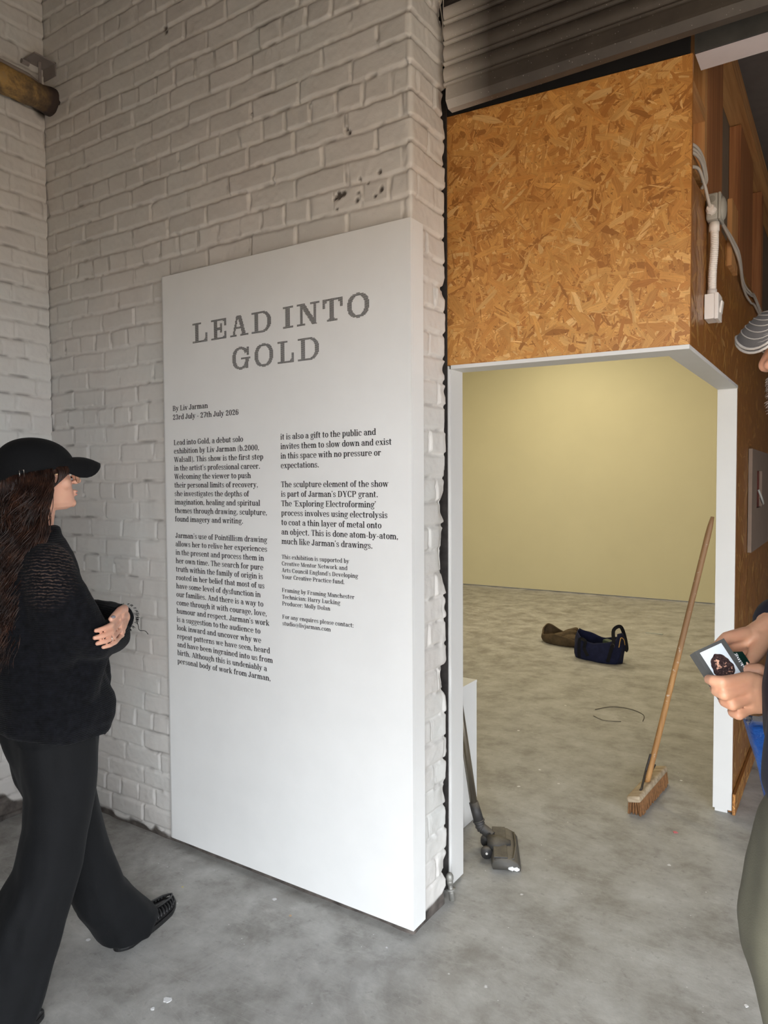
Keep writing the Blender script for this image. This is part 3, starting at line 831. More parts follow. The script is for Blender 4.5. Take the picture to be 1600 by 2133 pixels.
# --- a condensed slab-serif alphabet drawn from strokes (cap height .70, x height .50)
class Glyphs:
    W, T, SF, E = 0.122, 0.055, 0.050, 0.050
    def __init__(s): s.p = []
    def box(s, x0, y0, x1, y1): s.p.append([(x0, y0), (x1, y0), (x1, y1), (x0, y1)])
    def quad(s, *q): s.p.append(list(q))
    def diag(s, x0, y0, x1, y1, w): s.quad((x0, y0), (x0 + w, y0), (x1 + w, y1), (x1, y1))
    def arc(s, cx, cy, rx, ry, a0, a1, wx=None, wy=None, ex=2.25):
        wx = s.W if wx is None else wx; wy = s.T if wy is None else wy
        n = max(4, int(abs(a1 - a0) / 15))
        def pt(rx_, ry_, a):
            c, q = math.cos(a), math.sin(a)
            return (cx + rx_ * math.copysign(abs(c) ** (2 / ex), c), cy + ry_ * math.copysign(abs(q) ** (2 / ex), q))
        A = [math.radians(a0 + (a1 - a0) * k / n) for k in range(n + 1)]
        for a, b in zip(A, A[1:]):
            s.quad(pt(rx, ry, a), pt(rx, ry, b), pt(rx - wx, ry - wy, b), pt(rx - wx, ry - wy, a))
    def dot(s, cx, cy, r): s.p.append([(cx + r * math.cos(k * PI / 6), cy + r * math.sin(k * PI / 6)) for k in range(12)])
    def stem(s, x, y0, y1, t='l', b='b', w=None):
        w = s.W if w is None else w
        s.box(x, y0, x + w, y1)
        if t: s.box(x - (s.E if t in 'lb' else 0), y1 - s.SF, x + w + (s.E if t in 'rb' else 0), y1)
        if b: s.box(x - (s.E if b in 'lb' else 0), y0, x + w + (s.E if b in 'rb' else 0), y0 + s.SF)
    def ser(s, x, y, up, w=0.19): s.box(x - w / 2, y - (s.SF if up else 0), x + w / 2, y + (0 if up else s.SF))
def glyph(c):
    g = Glyphs(); W, T = g.W, g.T; a = 0.5
    X, C, AS, DE = 0.50, 0.70, 0.74, -0.21
    if c == 'n': g.stem(.055, 0, X); g.arc(.275, .32, .160, .18, 0, 165, W, .055); g.stem(.323, 0, .33, '', 'b'); a = .50
    elif c == 'h': g.stem(.055, 0, AS); g.arc(.275, .32, .160, .18, 0, 165, W, .055); g.stem(.323, 0, .33, '', 'b'); a = .50
    elif c == 'm':
        g.stem(.055, 0, X); g.arc(.265, .32, .150, .18, 0, 165, W, .055); g.stem(.303, 0, .33, '', 'b', ); g.arc(.513, .32, .150, .18, 0, 165, W, .055); g.stem(.551, 0, .33, '', 'b'); a = .73
    elif c == 'u': g.stem(.055, .15, X, 'l', ''); g.arc(.225, .17, .170, .18, 180, 340, W, .055); g.stem(.315, 0, X, 'l', 'r'); a = .50
    elif c == 'r': g.stem(.055, 0, X); g.arc(.255, .30, .130, .20, 60, 165, .06, .06); g.dot(.315, .425, .062); a = .39
    elif c == 'i': g.stem(.055, 0, X); g.dot(.105, .655, .068); a = .245
    elif c == 'l': g.stem(.055, 0, AS); a = .245
    elif c == 'j': g.stem(.075, -.08, X, 'l', ''); g.arc(.065, -.09, .122, .12, 270, 360, W, T); g.dot(.02, -.155, .05); g.dot(.125, .655, .068); a = .27
    elif c == 't': g.stem(.065, .10, .64, '', ''); g.box(.0, X - T, .285, X); g.arc(.195, .11, .130, .12, 180, 310, W, T); g.quad((.065, .64), (.177, .64), (.177, .60), (.065, .56)); a = .315
    elif c == 'f': g.stem(.065, 0, .62, '', 'b'); g.box(.0, X - T, .285, X); g.arc(.195, .60, .130, .14, 60, 180, W, T); g.dot(.265, .665, .055); a = .31
    elif c == 'o': g.arc(.225, .25, .205, .262, 0, 360, W, T); a = .45
    elif c == 'e': g.arc(.22, .25, .200, .262, 0, 318, .108, T); g.box(.09, .235, .415, .278); g.box(.312, .255, .42, .29); a = .435
    elif c == 'c': g.arc(.22, .25, .200, .262, 48, 318, .108, T); g.dot(.335, .385, .062); a = .425
    elif c == 'a':
        g.stem(.255, .05, .37, '', ''); g.arc(.205, .345, .162, .165, 0, 140, W, T); g.dot(.095, .395, .06)
        g.arc(.195, .145, .175, .155, 85, 275, .105, T); g.box(.19, .255, .27, .297); g.box(.19, -.01, .24, .036); g.quad((.22, -.008), (.24, .036), (.30, .12), (.28, .02)); g.box(.29, 0, .43, g.SF); g.box(.255, 0.0, .367, .08); a = .44
    elif c == 'b': g.stem(.055, 0, AS, 'l', ''); g.arc(.245, .25, .200, .262, -130, 130, W, T); a = .47
    elif c == 'd': g.stem(.305, 0, AS, 'l', 'r'); g.arc(.225, .25, .200, .262, 50, 310, W, T); a = .48
    elif c == 'p': g.stem(.055, DE, X, 'l', 'b'); g.arc(.245, .25, .200, .262, -130, 130, W, T); a = .47
    elif c == 'q': g.stem(.305, DE, X, '', 'b'); g.arc(.225, .25, .200, .262, 50, 310, W, T); a = .48
    elif c == 'g':
        g.arc(.20, .335, .170, .175, 0, 360, .10, T); g.quad((.09, .20), (.14, .19), (.11, .10), (.06, .11)); g.box(.06, .055, .30, .115); g.arc(.205, -.075, .195, .135, -200, 35, .085, T); g.box(.06, .02, .30, .075)
        g.quad((.30, .43), (.36, .50), (.42, .50), (.36, .42)); g.dot(.405, .465, .048); a = .44
    elif c == 's':
        g.arc(.185, .370, .150, .140, 35, 250, .085, T); g.arc(.185, .130, .160, .140, -145, 70, .085, T); g.quad((.055, .37), (.10, .26), (.33, .15), (.27, .27)); g.box(.275, .33, .325, .49); g.box(.04, .01, .09, .17); a = .38
    elif c == 'k': g.stem(.055, 0, AS); g.diag(.14, .20, .31, .47, .055); g.ser(.37, X, True, .18); g.diag(.32, .02, .18, .28, .125); g.ser(.385, 0, False, .20); a = .49
    elif c == 'v': g.diag(.17, 0, .035, X, .125); g.diag(.185, 0, .335, X, .055); g.ser(.095, X, True, .20); g.ser(.375, X, True, .16); a = .45
    elif c == 'w': g.diag(.15, 0, .035, X, .118); g.diag(.175, 0, .30, X, .05); g.diag(.40, 0, .285, X, .118); g.diag(.425, 0, .56, X, .05); g.ser(.09, X, True, .19); g.ser(.34, X, True, .17); g.ser(.60, X, True, .16); a = .68
    elif c == 'x': g.diag(.285, 0, .06, X, .13); g.diag(.06, 0, .315, X, .055); g.ser(.115, X, True, .20); g.ser(.36, X, True, .17); g.ser(.085, 0, False, .17); g.ser(.355, 0, False, .20); a = .46
    elif c == 'y': g.diag(.17, 0, .035, X, .125); g.diag(.09, -.15, .335, X, .055); g.ser(.095, X, True, .20); g.ser(.375, X, True, .16); g.arc(.06, -.13, .09, .085, 180, 330, .06, T); g.dot(.045, -.13, .055); a = .45
    elif c == 'z': g.box(.04, X - T, .37, X); g.box(.04, 0, .37, T); g.diag(.04, 0, .24, X, .13); a = .42
    elif c == 'B': g.stem(.07, 0, C, 'l', 'l'); g.box(.17, 0, .30, T); g.box(.17, C - T, .29, C); g.box(.17, .345, .30, .39); g.arc(.28, .525, .180, .175, -90, 90, W); g.arc(.29, .195, .205, .195, -90, 90, W + .01); a = .55
    elif c == 'D': g.stem(.07, 0, C, 'l', 'l'); g.box(.17, 0, .30, T); g.box(.17, C - T, .30, C); g.arc(.29, .35, .245, .35, -90, 90, W + .01); a = .60
    elif c == 'P': g.stem(.07, 0, C, 'l', 'b'); g.box(.17, C - T, .30, C); g.box(.17, .30, .30, .345); g.arc(.29, .50, .205, .20, -90, 90, W); a = .54
    elif c == 'F': g.stem(.07, 0, C, 'l', 'b'); g.box(.17, C - T, .48, C); g.box(.43, .52, .48, C); g.box(.17, .33, .34, .376); g.box(.31, .25, .355, .46); a = .53
    elif c == 'E': g.stem(.07, 0, C, 'l', 'l'); g.box(.17, C - T, .48, C); g.box(.435, .52, .48, C); g.box(.17, .33, .34, .376); g.box(.31, .25, .355, .46); g.box(.17, 0, .50, T); g.box(.455, 0, .50, .19); a = .55
    elif c == 'L': g.stem(.07, 0, C, 'b', 'l'); g.box(.17, 0, .47, T); g.box(.425, 0, .47, .22); a = .51
    elif c == 'T': g.stem(.205, 0, C, '', 'b'); g.box(.02, C - T, .50, C); g.box(.02, .50, .068, C); g.box(.452, .50, .50, C); a = .53
    elif c == 'H': g.stem(.07, 0, C, 'b', 'b'); g.stem(.415, 0, C, 'b', 'b'); g.box(.17, .33, .43, .376); a = .60
    elif c == 'N': g.stem(.09, 0, C, 'l', 'b', .05); g.stem(.455, 0, C, 'b', '', .05); g.diag(.375, 0, .07, C, .135); a = .62
    elif c == 'M': g.stem(.08, 0, C, '', 'b', .05); g.stem(.53, 0, C, 'r', 'b'); g.ser(.10, C, True, .16); g.diag(.305, 0, .09, C, .12); g.diag(.33, 0, .535, C, .05); a = .71
    elif c == 'A': g.diag(.055, 0, .235, C, .055); g.diag(.40, 0, .225, C, .13); g.box(.14, .19, .42, .235); g.ser(.085, 0, False, .18); g.ser(.465, 0, False, .21); a = .58
    elif c == 'W': g.diag(.20, 0, .045, C, .125); g.diag(.235, 0, .37, C, .05); g.diag(.50, 0, .345, C, .125); g.diag(.535, 0, .68, C, .05); g.ser(.10, C, True, .20); g.ser(.41, C, True, .20); g.ser(.72, C, True, .17); a = .80
    elif c == 'Y': g.stem(.225, 0, .32, '', 'b'); g.diag(.215, .27, .05, C, .13); g.diag(.28, .27, .445, C, .055); g.ser(.11, C, True, .20); g.ser(.48, C, True, .17); a = .56
    elif c == 'J': g.stem(.215, .14, C, 'b', ''); g.arc(.165, .16, .162, .17, 195, 360, W, T); g.dot(.075, .16, .07); a = .42
    elif c == 'C' or c == 'G':
        g.arc(.29, .35, .255, .362, 42, 318 if c == 'C' else 330, W + .01, T); g.box(.46, .46, .505, .71)
        if c == 'G': g.box(.40, .05, .51, .33); g.box(.33, .29, .57, .335); a = .60
        else: g.box(.46, .03, .505, .17); a = .56
    elif c == '0': g.arc(.235, .35, .205, .362, 0, 360, W, T); a = .47
    elif c == '2': g.arc(.225, .50, .180, .21, -35, 165, W, T); g.dot(.10, .52, .068); g.quad((.05, .10), (.05, 0), (.40, .42), (.29, .44)); g.box(.05, 0, .42, .10); g.box(.38, 0, .425, .18); a = .47
    elif c == '3': g.arc(.215, .53, .165, .18, -85, 150, W, T); g.arc(.215, .19, .190, .20, -150, 88, W, T); g.box(.16, .345, .24, .39); g.dot(.09, .56, .062); g.dot(.085, .15, .066); a = .46
    elif c == '6': g.arc(.235, .225, .200, .237, 0, 360, W, T); g.arc(.255, .34, .220, .37, 80, 200, W, T); g.dot(.375, .585, .06); a = .47
    elif c == '7': g.box(.04, C - .09, .43, C); g.box(.04, .52, .085, C); g.diag(.13, 0, .33, .62, .12); a = .46
    elif c == '.': g.dot(.10, .058, .068); a = .22
    elif c == ',': g.dot(.10, .058, .068); g.quad((.165, .06), (.11, .02), (.05, -.12), (.085, -.12)); a = .22
    elif c == ':': g.dot(.10, .058, .066); g.dot(.10, .42, .066); a = .22
    elif c == '-': g.box(.05, .20, .26, .265); a = .31
    elif c == "\u2019" or c == "'": g.dot(.09, .655, .062); g.quad((.15, .65), (.10, .62), (.05, .50), (.08, .50)); a = .19
    elif c == "\u2018": g.dot(.10, .575, .062); g.quad((.04, .58), (.09, .60), (.145, .73), (.115, .73)); a = .19
    elif c == '(': g.arc(.27, .28, .20, .48, 120, 240, .075, .03); a = .29
    elif c == ')': g.arc(.02, .28, .20, .48, -60, 60, .075, .03); a = .29
    elif c == '@': g.arc(.36, .25, .33, .36, 0, 320, .05, .04); g.arc(.34, .26, .15, .18, 0, 360, .08, .04); g.box(.46, .10, .52, .44); g.arc(.57, .20, .12, .11, 180, 360, .05, .04); a = .74
    elif c == ' ': a = .215
    return g.p, a

def text_mesh(lines, plane):
    """lines: [(string, x, z_baseline, size, width or None)]; plane(x,z) -> world point"""
    bm = B()
    cache = {}
    for s, x, z, size, width in lines:
        adv = 0.0; items = []
        for c in s:
            if c not in cache: cache[c] = glyph(c)
            items.append((cache[c][0], adv)); adv += cache[c][1]
        k = size if width is None else width / (adv - 0.05)
        for polys, ax in items:
            for p in polys:
                try: bm.faces.new([bm.verts.new(plane(x + (ax + q[0] - 0.03) * k, z + q[1] * size)) for q in p])
                except ValueError: pass
    return bm
PY = lambda x, z: (x, -0.0006, z)
P1 = 0.03622
FS = 0.0312
L1 = ['Lead into Gold, a debut solo', 'exhibition by Liv Jarman (b.2000,', 'Walsall). This show is the first step', 'in the artist\u2019s professional career.', 'Welcoming the viewer to push', 'their personal limits of recovery,', 'she investigates the depths of', 'imagination, healing and spiritual', 'themes through drawing, sculpture,', 'found imagery and writing.']
L2 = ['Jarman\u2019s use of Pointillism drawing', 'allows her to relive her experiences', 'in the present and process them in', 'her own time. The search for pure', 'truth within the family of origin is', 'rooted in her belief that most of us', 'have some level of dysfunction in', 'our families. And there is a way to', 'come through it with courage, love,', 'humour and respect. Jarman\u2019s work', 'is a suggestion to the audience to', 'look inward and uncover why we', 'repeat patterns we have seen, heard', 'and have been ingrained into us from', 'birth. Although this is undeniably a', 'personal body of work from Jarman,']
R1 = ['it is also a gift to the public and', 'invites them to slow down and exist', 'in this space with no pressure or', 'expectations.']
R2 = ['The sculpture element of the show', 'is part of Jarman\u2019s DYCP grant.', 'The \u2018Exploring Electroforming\u2019', 'process involves using electrolysis', 'to coat a thin layer of metal onto', 'an object. This is done atom-by-atom,', 'much like Jarman\u2019s drawings.']
R3 = ['This exhibition is supported by', 'Creative Mentor Network and', 'Arts Council England\u2019s Developing', 'Your Creative Practice fund.', '', 'Framing by Framing Manchester', 'Technician: Harry Lucking', 'Producer: Molly Dolan', '', 'For any enquires please contact:', 'studio@livjarman.com']
def total_adv(s): return sum(glyph(c)[1] for c in s) - 0.05
HX = 0.524 / total_adv(L2[0])       # horizontal scale measured on one full line
KX = HX
def para(name, lines, x, z, pitch, size, hx):
    o = obj(name, text_mesh([(s, x, z - i * pitch, size, total_adv(s) * hx) for i, s in enumerate(lines) if s], PY), ink, PANEL)
    return o
para('byline_lettering', ['By Liv Jarman', '23rd July - 27th July 2026'], 0.061, 1.8985, 0.0372, FS, 0.385 / total_adv('23rd July - 27th July 2026'))
para('body_lettering', L1, 0.0645, 1.7535, P1, FS, 0.524 / total_adv(L2[0]))
para('body_lettering', L2, 0.0650, 1.3570, P1, FS, 0.524 / total_adv(L2[0]))
para('body_lettering', R1, 0.6645, 1.7535, P1, FS, 0.437 / total_adv(R1[0]))
para('body_lettering', R2, 0.6645, 1.7535 - 5 * P1, P1, FS, 0.527 / total_adv(R2[5]))
para('credit_lettering', R3, 0.6635, 1.2980, 0.0257, 0.0222, 0.319 / total_adv(R3[0]))

# --- dot-grid title
def title_cells(c, w, h):
    """set of (col,row) cells, row 0 at the baseline, for one slab-serif capital on a w x h grid"""
    S_ = set()
    def R(x0, y0, x1, y1):
        for x in range(max(0, x0), min(w, x1)):
            for y in range(max(0, y0), min(h, y1)): S_.add((x, y))
    def ring(cx, cy, rx, ry, wx, wy, test=lambda x, y: True):
        for x in range(w):
            for y in range(-1, h + 1):
                X, Y = x + 0.5 - cx, y + 0.5 - cy
                e = 2.35
                if abs(X / rx) ** e + abs(Y / ry) ** e <= 1 and abs(X / (rx - wx)) ** e + abs(Y / (ry - wy)) ** e > 1 and test(x, y): S_.add((x, y))
    def line(x0, y0, x1, y1, wd):
        for y in range(int(y0), int(y1)):
            x = x0 + (x1 - x0) * (y - y0) / (y1 - y0)
            for k in range(wd): S_.add((int(round(x)) + k, y))
    m = w // 2
    if c == 'L': R(0, 0, w, 2); R(4, 0, 9, h); R(0, h - 2, 13, h); R(w - 3, 0, w, 10); R(w - 4, 2, w, 4); R(w - 5, 1, w, 3)
    elif c == 'E': R(0, 0, w, 2); R(4, 0, 9, h); R(0, h - 2, w, h); R(w - 3, h - 8, w, h); R(w - 5, h - 3, w, h); R(w - 3, 0, w, 8); R(w - 5, 1, w, 3); R(9, 10, w - 7, 13); R(w - 9, 7, w - 6, 17)
    elif c == 'A': line(3, 0, m - 3, h, 3); line(w - 8, 0, m - 2, h, 5); R(0, 0, 9, 2); R(w - 11, 0, w, 2); R(6, 8, w - 7, 10); R(m - 3, h - 3, m + 2, h)
    elif c == 'D': R(0, 0, 14, 2); R(0, h - 2, 14, h); R(4, 0, 9, h); ring(13, h / 2, w - 13, h / 2, 5, 2, lambda x, y: x >= 13)
    elif c == 'I': R(0, 0, w, 2); R(0, h - 2, w, h); R(m - 3, 0, m + 3, h)
    elif c == 'N': R(0, 0, 10, 2); R(4, 0, 7, h); R(0, h - 2, 8, h); R(w - 7, 0, w - 4, h); R(w - 11, h - 2, w, h); line(w - 9, 0, 3, h, 6)
    elif c == 'T': R(0, h - 2, w, h); R(0, h - 9, 3, h); R(w - 3, h - 9, w, h); R(1, h - 4, 5, h); R(w - 5, h - 4, w, h); R(m - 3, 0, m + 2, h); R(m - 6, 0, m + 6, 2); R(m - 4, 2, m + 3, 3)
    elif c == 'O': ring(w / 2, h / 2, w / 2, h / 2 + 0.6, 5, 2.6)
    elif c == 'G': ring(w / 2 - 1, h / 2, w / 2 - 1, h / 2 + 0.6, 5, 2.6, lambda x, y: not (x > w - 8 and h * 0.47 < y < h * 0.70)); R(w - 5, h - 9, w - 2, h); R(w - 7, 0, w - 3, 11); R(w - 13, 10, w, 12)
    return S_
bm = B()
CE = 0.00350
def put(c, x0, x1, zb, zt):
    w = max(8, int(round((x1 - x0) / 0.0039))); h = max(8, int(round((zt - zb) / 0.0036)))
    cw, ch = (x1 - x0) / w, (zt - zb) / h
    for (a, b) in title_cells(c, w, h):
        X, Z = x0 + a * cw, zb + b * ch
        bm.faces.new([bm.verts.new(PY(X + cw * q[0], Z + ch * q[1])) for q in ((.09, .11), (.91, .11), (.91, .89), (.09, .89))])
for c, (a, b) in zip('LEADINTO', ((.190, .277), (.299, .385), (.406, .505), (.522, .623), (.683, .733), (.751, .858), (.872, .963), (.983, 1.077))): put(c, a, b, 2.170, 2.251)
for c, (a, b) in zip('GOLD', ((.416, .514), (.536, .632), (.654, .735), (.754, .854))): put(c, a, b, 2.041, 2.124)
obj('title_lettering', bm, ink2, PANEL)

# ---------- white plinth inside the doorway
t = empty('plinth', (0.86, 0.80, 0), 'white display plinth standing inside behind the left door jamb', 'plinth')
bm = B(); box(bm, 0.69, 0.640, 0.002, 1.026, 0.957, 0.646); obj('plinth_body', bm, WHITE, t)
bm = B(); box(bm, 0.688, 0.638, 0.6465, 1.0275, 0.9585, 0.659, 0.001); obj('plinth_top', bm, WHITE, t)

# ---------- vacuum cleaner wand and floor head
def dusty(name, rgb, dust=(150, 140, 124), amt=0.5, rough=0.6):
    m = NT(name)
    n = m.noise(30, 5, 0.7)
    g = m.n('ShaderNodeNewGeometry'); z = m.sep(g.outputs['Normal'])[2]
    k = m.math('MULTIPLY', m.ramp(z, [(0.45, 0.15), (0.9, 1.0)]), m.ramp(n, [(0.3, amt * 0.4), (0.7, amt)]))
    c = m.mix(k, lin(rgb), lin(dust)); m.base(c); m.set(Roughness=rough); m.bump(n, 0.1, 0.001)
    return m.m
DBLK = dusty('dusty_black_plastic', (40, 40, 42)); DGRY = dusty('dusty_grey_plastic', (74, 72, 68), amt=0.55)
t = empty('vacuum_wand', (1.30, 0.70, 0), 'vacuum cleaner wand with dusty floor head leaning behind the left jamb', 'vacuum cleaner')
J0 = Vector((1.175, 0.725, 0.060)); C0 = Vector((1.150, 0.722, 0.105)); C1 = Vector((1.125, 0.720, 0.185)); PT = Vector((1.0462, 0.720, 0.665))
PT2 = C1 + (PT - C1) * 1.55
bm = B(); cyl(bm, C1 - (PT2 - C1) * 0.03, PT2, 0.0165, seg=24)
WAND = simple('wand_steel', (150, 142, 128), 0.28, 0.05, 20, metallic=0.85, bump=0.02); obj('wand_tube', bm, WAND, t, True)
bm = B(); cyl(bm, C0, C1, 0.0225, 0.0205, seg=24); cyl(bm, C0, C0 + (C1 - C0) * 0.06, 0.026, seg=24); obj('cuff', bm, DBLK, t, True)
bm = B()
nk = spline([C0 + Vector((0, 0, 0.004)), C0 + Vector((0.008, 0, -0.022)), J0 + Vector((0, 0, 0.012)), J0 + Vector((0.035, 0.0, -0.008))], 8)
tube(bm, nk, 0.02, 16, rad=[0.0215 + (0.0022 * math.sin(i * 2.1) if i < 14 else 0) for i in range(len(nk))])
obj('swivel_neck', bm, DBLK, t, True)
# floor head: swivel yoke + wide brush housing lying across the view
hd = Vector((1.278, 0.708, 0)); hx = Vector((0.44, -0.90, 0)).normalized(); hy = Vector((0.90, 0.44, 0)).normalized()
def HP(a, b, z): return hd + hx * a + hy * b + Vector((0, 0, z))
rings = []
for a, sc in ((-0.138, 0.75), (-0.130, 0.95), (-0.11, 1.0), (0.11, 1.0), (0.130, 0.95), (0.138, 0.75)):
    prof = [(-0.055, 0.006), (-0.060, 0.020), (-0.052, 0.042), (-0.02, 0.052), (0.015, 0.050), (0.045, 0.034), (0.060, 0.014), (0.058, 0.005)]
    rings.append([HP(a, b * (0.92 + 0.08 * sc), 0.004 + (z - 0.004) * (0.75 + 0.25 * sc)) for b, z in prof])
bm = B(); loft(bm, rings); bmesh.ops.recalc_face_normals(bm, faces=bm.faces)
obj('brush_housing', bm, DGRY, t, True)
bm = B()
for sgn in (-1, 1):
    box(bm, -0.052, -0.045, 0, 0.052, 0.012, 0.007, 0.003, Matrix.Translation(HP(sgn * 0.080, -0.006, 0.049)) @ Matrix.Rotation(math.atan2(hx.y, hx.x), 4, 'Z'))
obj('top_cover', bm, DBLK, t)
bm = B()
tube(bm, [HP(0.134, -0.045, 0.046), HP(0.120, 0.03, 0.044), HP(0, 0.046, 0.040), HP(-0.12, 0.044, 0.038)], 0.0035, 8)
obj('trim_strip', bm, DGRY, t, True)
bm = B()
yk = [J0 + Vector((0.03, 0, -0.01)), HP(0.0, -0.075, 0.042), HP(0.0, -0.03, 0.050), HP(0.0, 0.025, 0.052)]
rr = [(0.022, 0.022), (0.045, 0.034), (0.050, 0.022), (0.018, 0.006)]
rings = []
for pnt, (wd, ht) in zip(yk, rr): rings.append([pnt + hx * wd * math.cos(a) + Vector((0, 0, ht * math.sin(a))) for a in np.linspace(0, 2 * PI, 19)[:-1]])
loft(bm, rings); bmesh.ops.recalc_face_normals(bm, faces=bm.faces)
obj('swivel_yoke', bm, DBLK, t, True)
for sg in (-1, 1):
    bm = B(); cyl(bm, HP(sg * 0.062, -0.078, 0.030), HP(sg * 0.040, -0.078, 0.030), 0.024); obj('wheel', bm, DBLK, t, True)
bm = B(); cyl(bm, HP(0.0635, -0.078, 0.030), HP(0.062, -0.078, 0.030), 0.005); obj('wheel_pin', bm, WPLAST, t)
bm = B()
for q in range(7): ball(bm, HP(0.1375, 0.012 + 0.006 * q, 0.013 - 0.0004 * q), (0.006, 0.006, 0.006 + 0.002 * (q % 3)), 8)
obj('worn_patch', bm, simple('white_scuff', (236, 236, 234), 0.6), t, True, 'white scuffed patch at the front corner')

# ---------- broom leaning on the right jamb
t = empty('broom', (1.68, 1.60, 0), 'wooden yard broom with metal stay leaning inside the right white jamb', 'broom')
bA, bB = Vector((1.664, 1.365, 0)), Vector((1.694, 1.835, 0))
bx = (bB - bA).normalized(); by = Vector((-bx.y, bx.x, 0)); L = (bB - bA).length; bc = (bA + bB) / 2
BM = Matrix((bx, by, Vector((0, 0, 1)))).transposed().to_4x4(); BM.translation = bc
WBLK = wood_mat('weathered_block', (186, 168, 142), (148, 128, 102), axis=0, rough=0.8)
tilt = Matrix.Rotation(-0.22, 4, 'X')
bm = B(); box(bm, -L / 2, -0.032, 0.062, L / 2, 0.032, 0.092, 0.010, BM @ tilt); obj('broom_block', bm, WBLK, t, True)
bm = B(); rnd = random.Random(8)
for i in range(62):
    for j in range(6):
        u0 = -L / 2 + 0.012 + (L - 0.024) * i / 61; v0 = -0.026 + 0.052 * j / 5
        p0 = BM @ tilt @ Vector((u0, v0, 0.066))
        p1 = BM @ Vector((u0 * 1.01 + rnd.uniform(-0.006, 0.006), v0 * 1.25 + 0.012 + rnd.uniform(-0.004, 0.004), rnd.uniform(0.001, 0.004)))
        cyl(bm, p0, p1, 0.0040, 0.0030, 5)
o = obj('bristles', bm, simple('coir_bristle', (122, 84, 50), 0.9, 0.3, 60), t); o['kind'] = 'stuff'
S0 = BM @ tilt @ Vector((-0.02, 0.0, 0.080)); S1 = Vector((1.9405, 1.632, 1.418))
def stale_mat():
    m = NT('worn_broom_handle')
    n = m.noise(1.0, 4, 0.6, m.mapping(scale=(30, 30, 2.5))); p = m.sep(m.tc())
    c = m.ramp(n, [(0.3, lin((150, 106, 62))), (0.65, lin((188, 142, 88)))])
    k = m.n('ShaderNodeMapRange'); m.l(m.math('ADD', p[2], m.math('MULTIPLY', m.noise(6, 3, 0.5), 0.25)), k.inputs['Value']); k.inputs['From Min'].default_value = 0.80; k.inputs['From Max'].default_value = 0.95
    c = m.mix(m.math('MULTIPLY', k.outputs['Result'], 0.75), c, lin((126, 96, 70)))
    s = m.ramp(m.noise(34, 3, 0.7), [(0.63, 0.0), (0.69, 1.0)]); c = m.mix(m.math('MULTIPLY', s, 0.7), c, lin((206, 194, 178)))
    m.base(c); m.set(Roughness=0.6); m.bump(n, 0.15, 0.001)
    return m.m
bm = B(); n_ = 30
tube(bm, [S0 + (S1 - S0) * k / n_ for k in range(n_ + 1)], 0.0135, 14, rad=[0.0140 if k > 0 else 0.0125 for k in range(n_ - 1)] + [0.0125, 0.008]); obj('handle', bm, stale_mat(), t, True)
bm = B()
sd = (S1 - S0).normalized()
tube(bm, [BM @ tilt @ Vector((-0.150, -0.012, 0.094)), BM @ tilt @ Vector((-0.130, -0.013, 0.098)), S0 + sd * 0.07 + Vector((-0.018, -0.008, 0.0)), S0 + sd * 0.16 + Vector((-0.014, -0.012, 0))], 0.0055, 6)
tube(bm, [BM @ tilt @ Vector((0.090, 0.012, 0.094)), S0 + sd * 0.10 + Vector((0.014, 0.014, 0))], 0.0055, 6)
obj('metal_stay', bm, STEEL_D, t)

# ---------- soft bags on the gallery floor
def cloth_mat(name, rgb, rough=0.85, var=0.2, scale=26, weave=420):
    m = NT(name)
    n = m.noise(scale, 4, 0.6); c = lin(rgb)
    m.base(m.ramp(n, [(0.3, tuple(v * (1 - var) for v in c)), (0.7, tuple(min(1, v * (1 + var)) for v in c))]))
    m.set(Roughness=rough); m.b.inputs['Sheen Weight'].default_value = 0.02; m.b.inputs['Specular IOR Level'].default_value = 0.2
    m.bump(m.math('ADD', m.noise(weave, 2), m.math('MULTIPLY', n, 1.2)), 0.25, 0.002)
    return m.m
def open_bag(c, a, hl, hw, rim, seed, ex=3.0, flare=0.0, sag=0.55, thick=0.006):
    """slumped open cloth bag: c floor centre, a heading, half length/width, rim(angle)->height"""
    rs = random.Random(seed)
    ca, sa = math.cos(a), math.sin(a)
    ph = [rs.uniform(0, 6.28) for _ in range(6)]
    n = 64
    def P(ang, s, inset):
        cx, sy = math.cos(ang), math.sin(ang)
        k = (abs(cx) ** ex + abs(sy) ** ex) ** (-1 / ex)
        bul = 1 + 0.10 * math.sin(PI * min(1, s)) + flare * s + 0.035 * math.sin(5 * ang + ph[0] + 4 * s) + 0.025 * math.sin(9 * ang + ph[1] - 6 * s)
        x = (hl * bul - inset) * k * cx; y = (hw * bul - inset) * k * sy
        z = rim(ang) * s + 0.004 * math.sin(7 * ang + ph[2] + 9 * s)
        return Vector((c[0] + x * ca - y * sa, c[1] + x * sa + y * ca, max(0.002, c[2] + z)))
    A = [2 * PI * k / n for k in range(n)]
    rings = [[P(g, s, 0) for g in A] for s in (0.0, 0.06, 0.2, 0.35, 0.5, 0.65, 0.8, 0.92, 1.0)]
    rings += [[P(g, s, thick) for g in A] for s in (1.0, 0.9, 0.7, 0.5, 0.35)]
    rings.append([Vector((c[0], c[1], c[2] + 0.06)) + (P(g, 0.35, thick) - Vector((c[0], c[1], c[2]))) * 0.0 + Vector(((P(g, 0.2, thick).x - c[0]) * 0.3, (P(g, 0.2, thick).y - c[1]) * 0.3, 0)) for g in A])
    bm = B(); loft(bm, rings); bmesh.ops.recalc_face_normals(bm, faces=bm.faces)
    return bm, P
NAVY = cloth_mat('navy_canvas', (34, 38, 66)); STRAP = cloth_mat('black_webbing', (28, 28, 32)); OLIVE = cloth_mat('brown_wax_cotton', (88, 74, 56), 0.8)
dc = (0.625, 4.305, 0.0); da = math.atan2(4.20 - 4.29, 0.79 - 0.42)
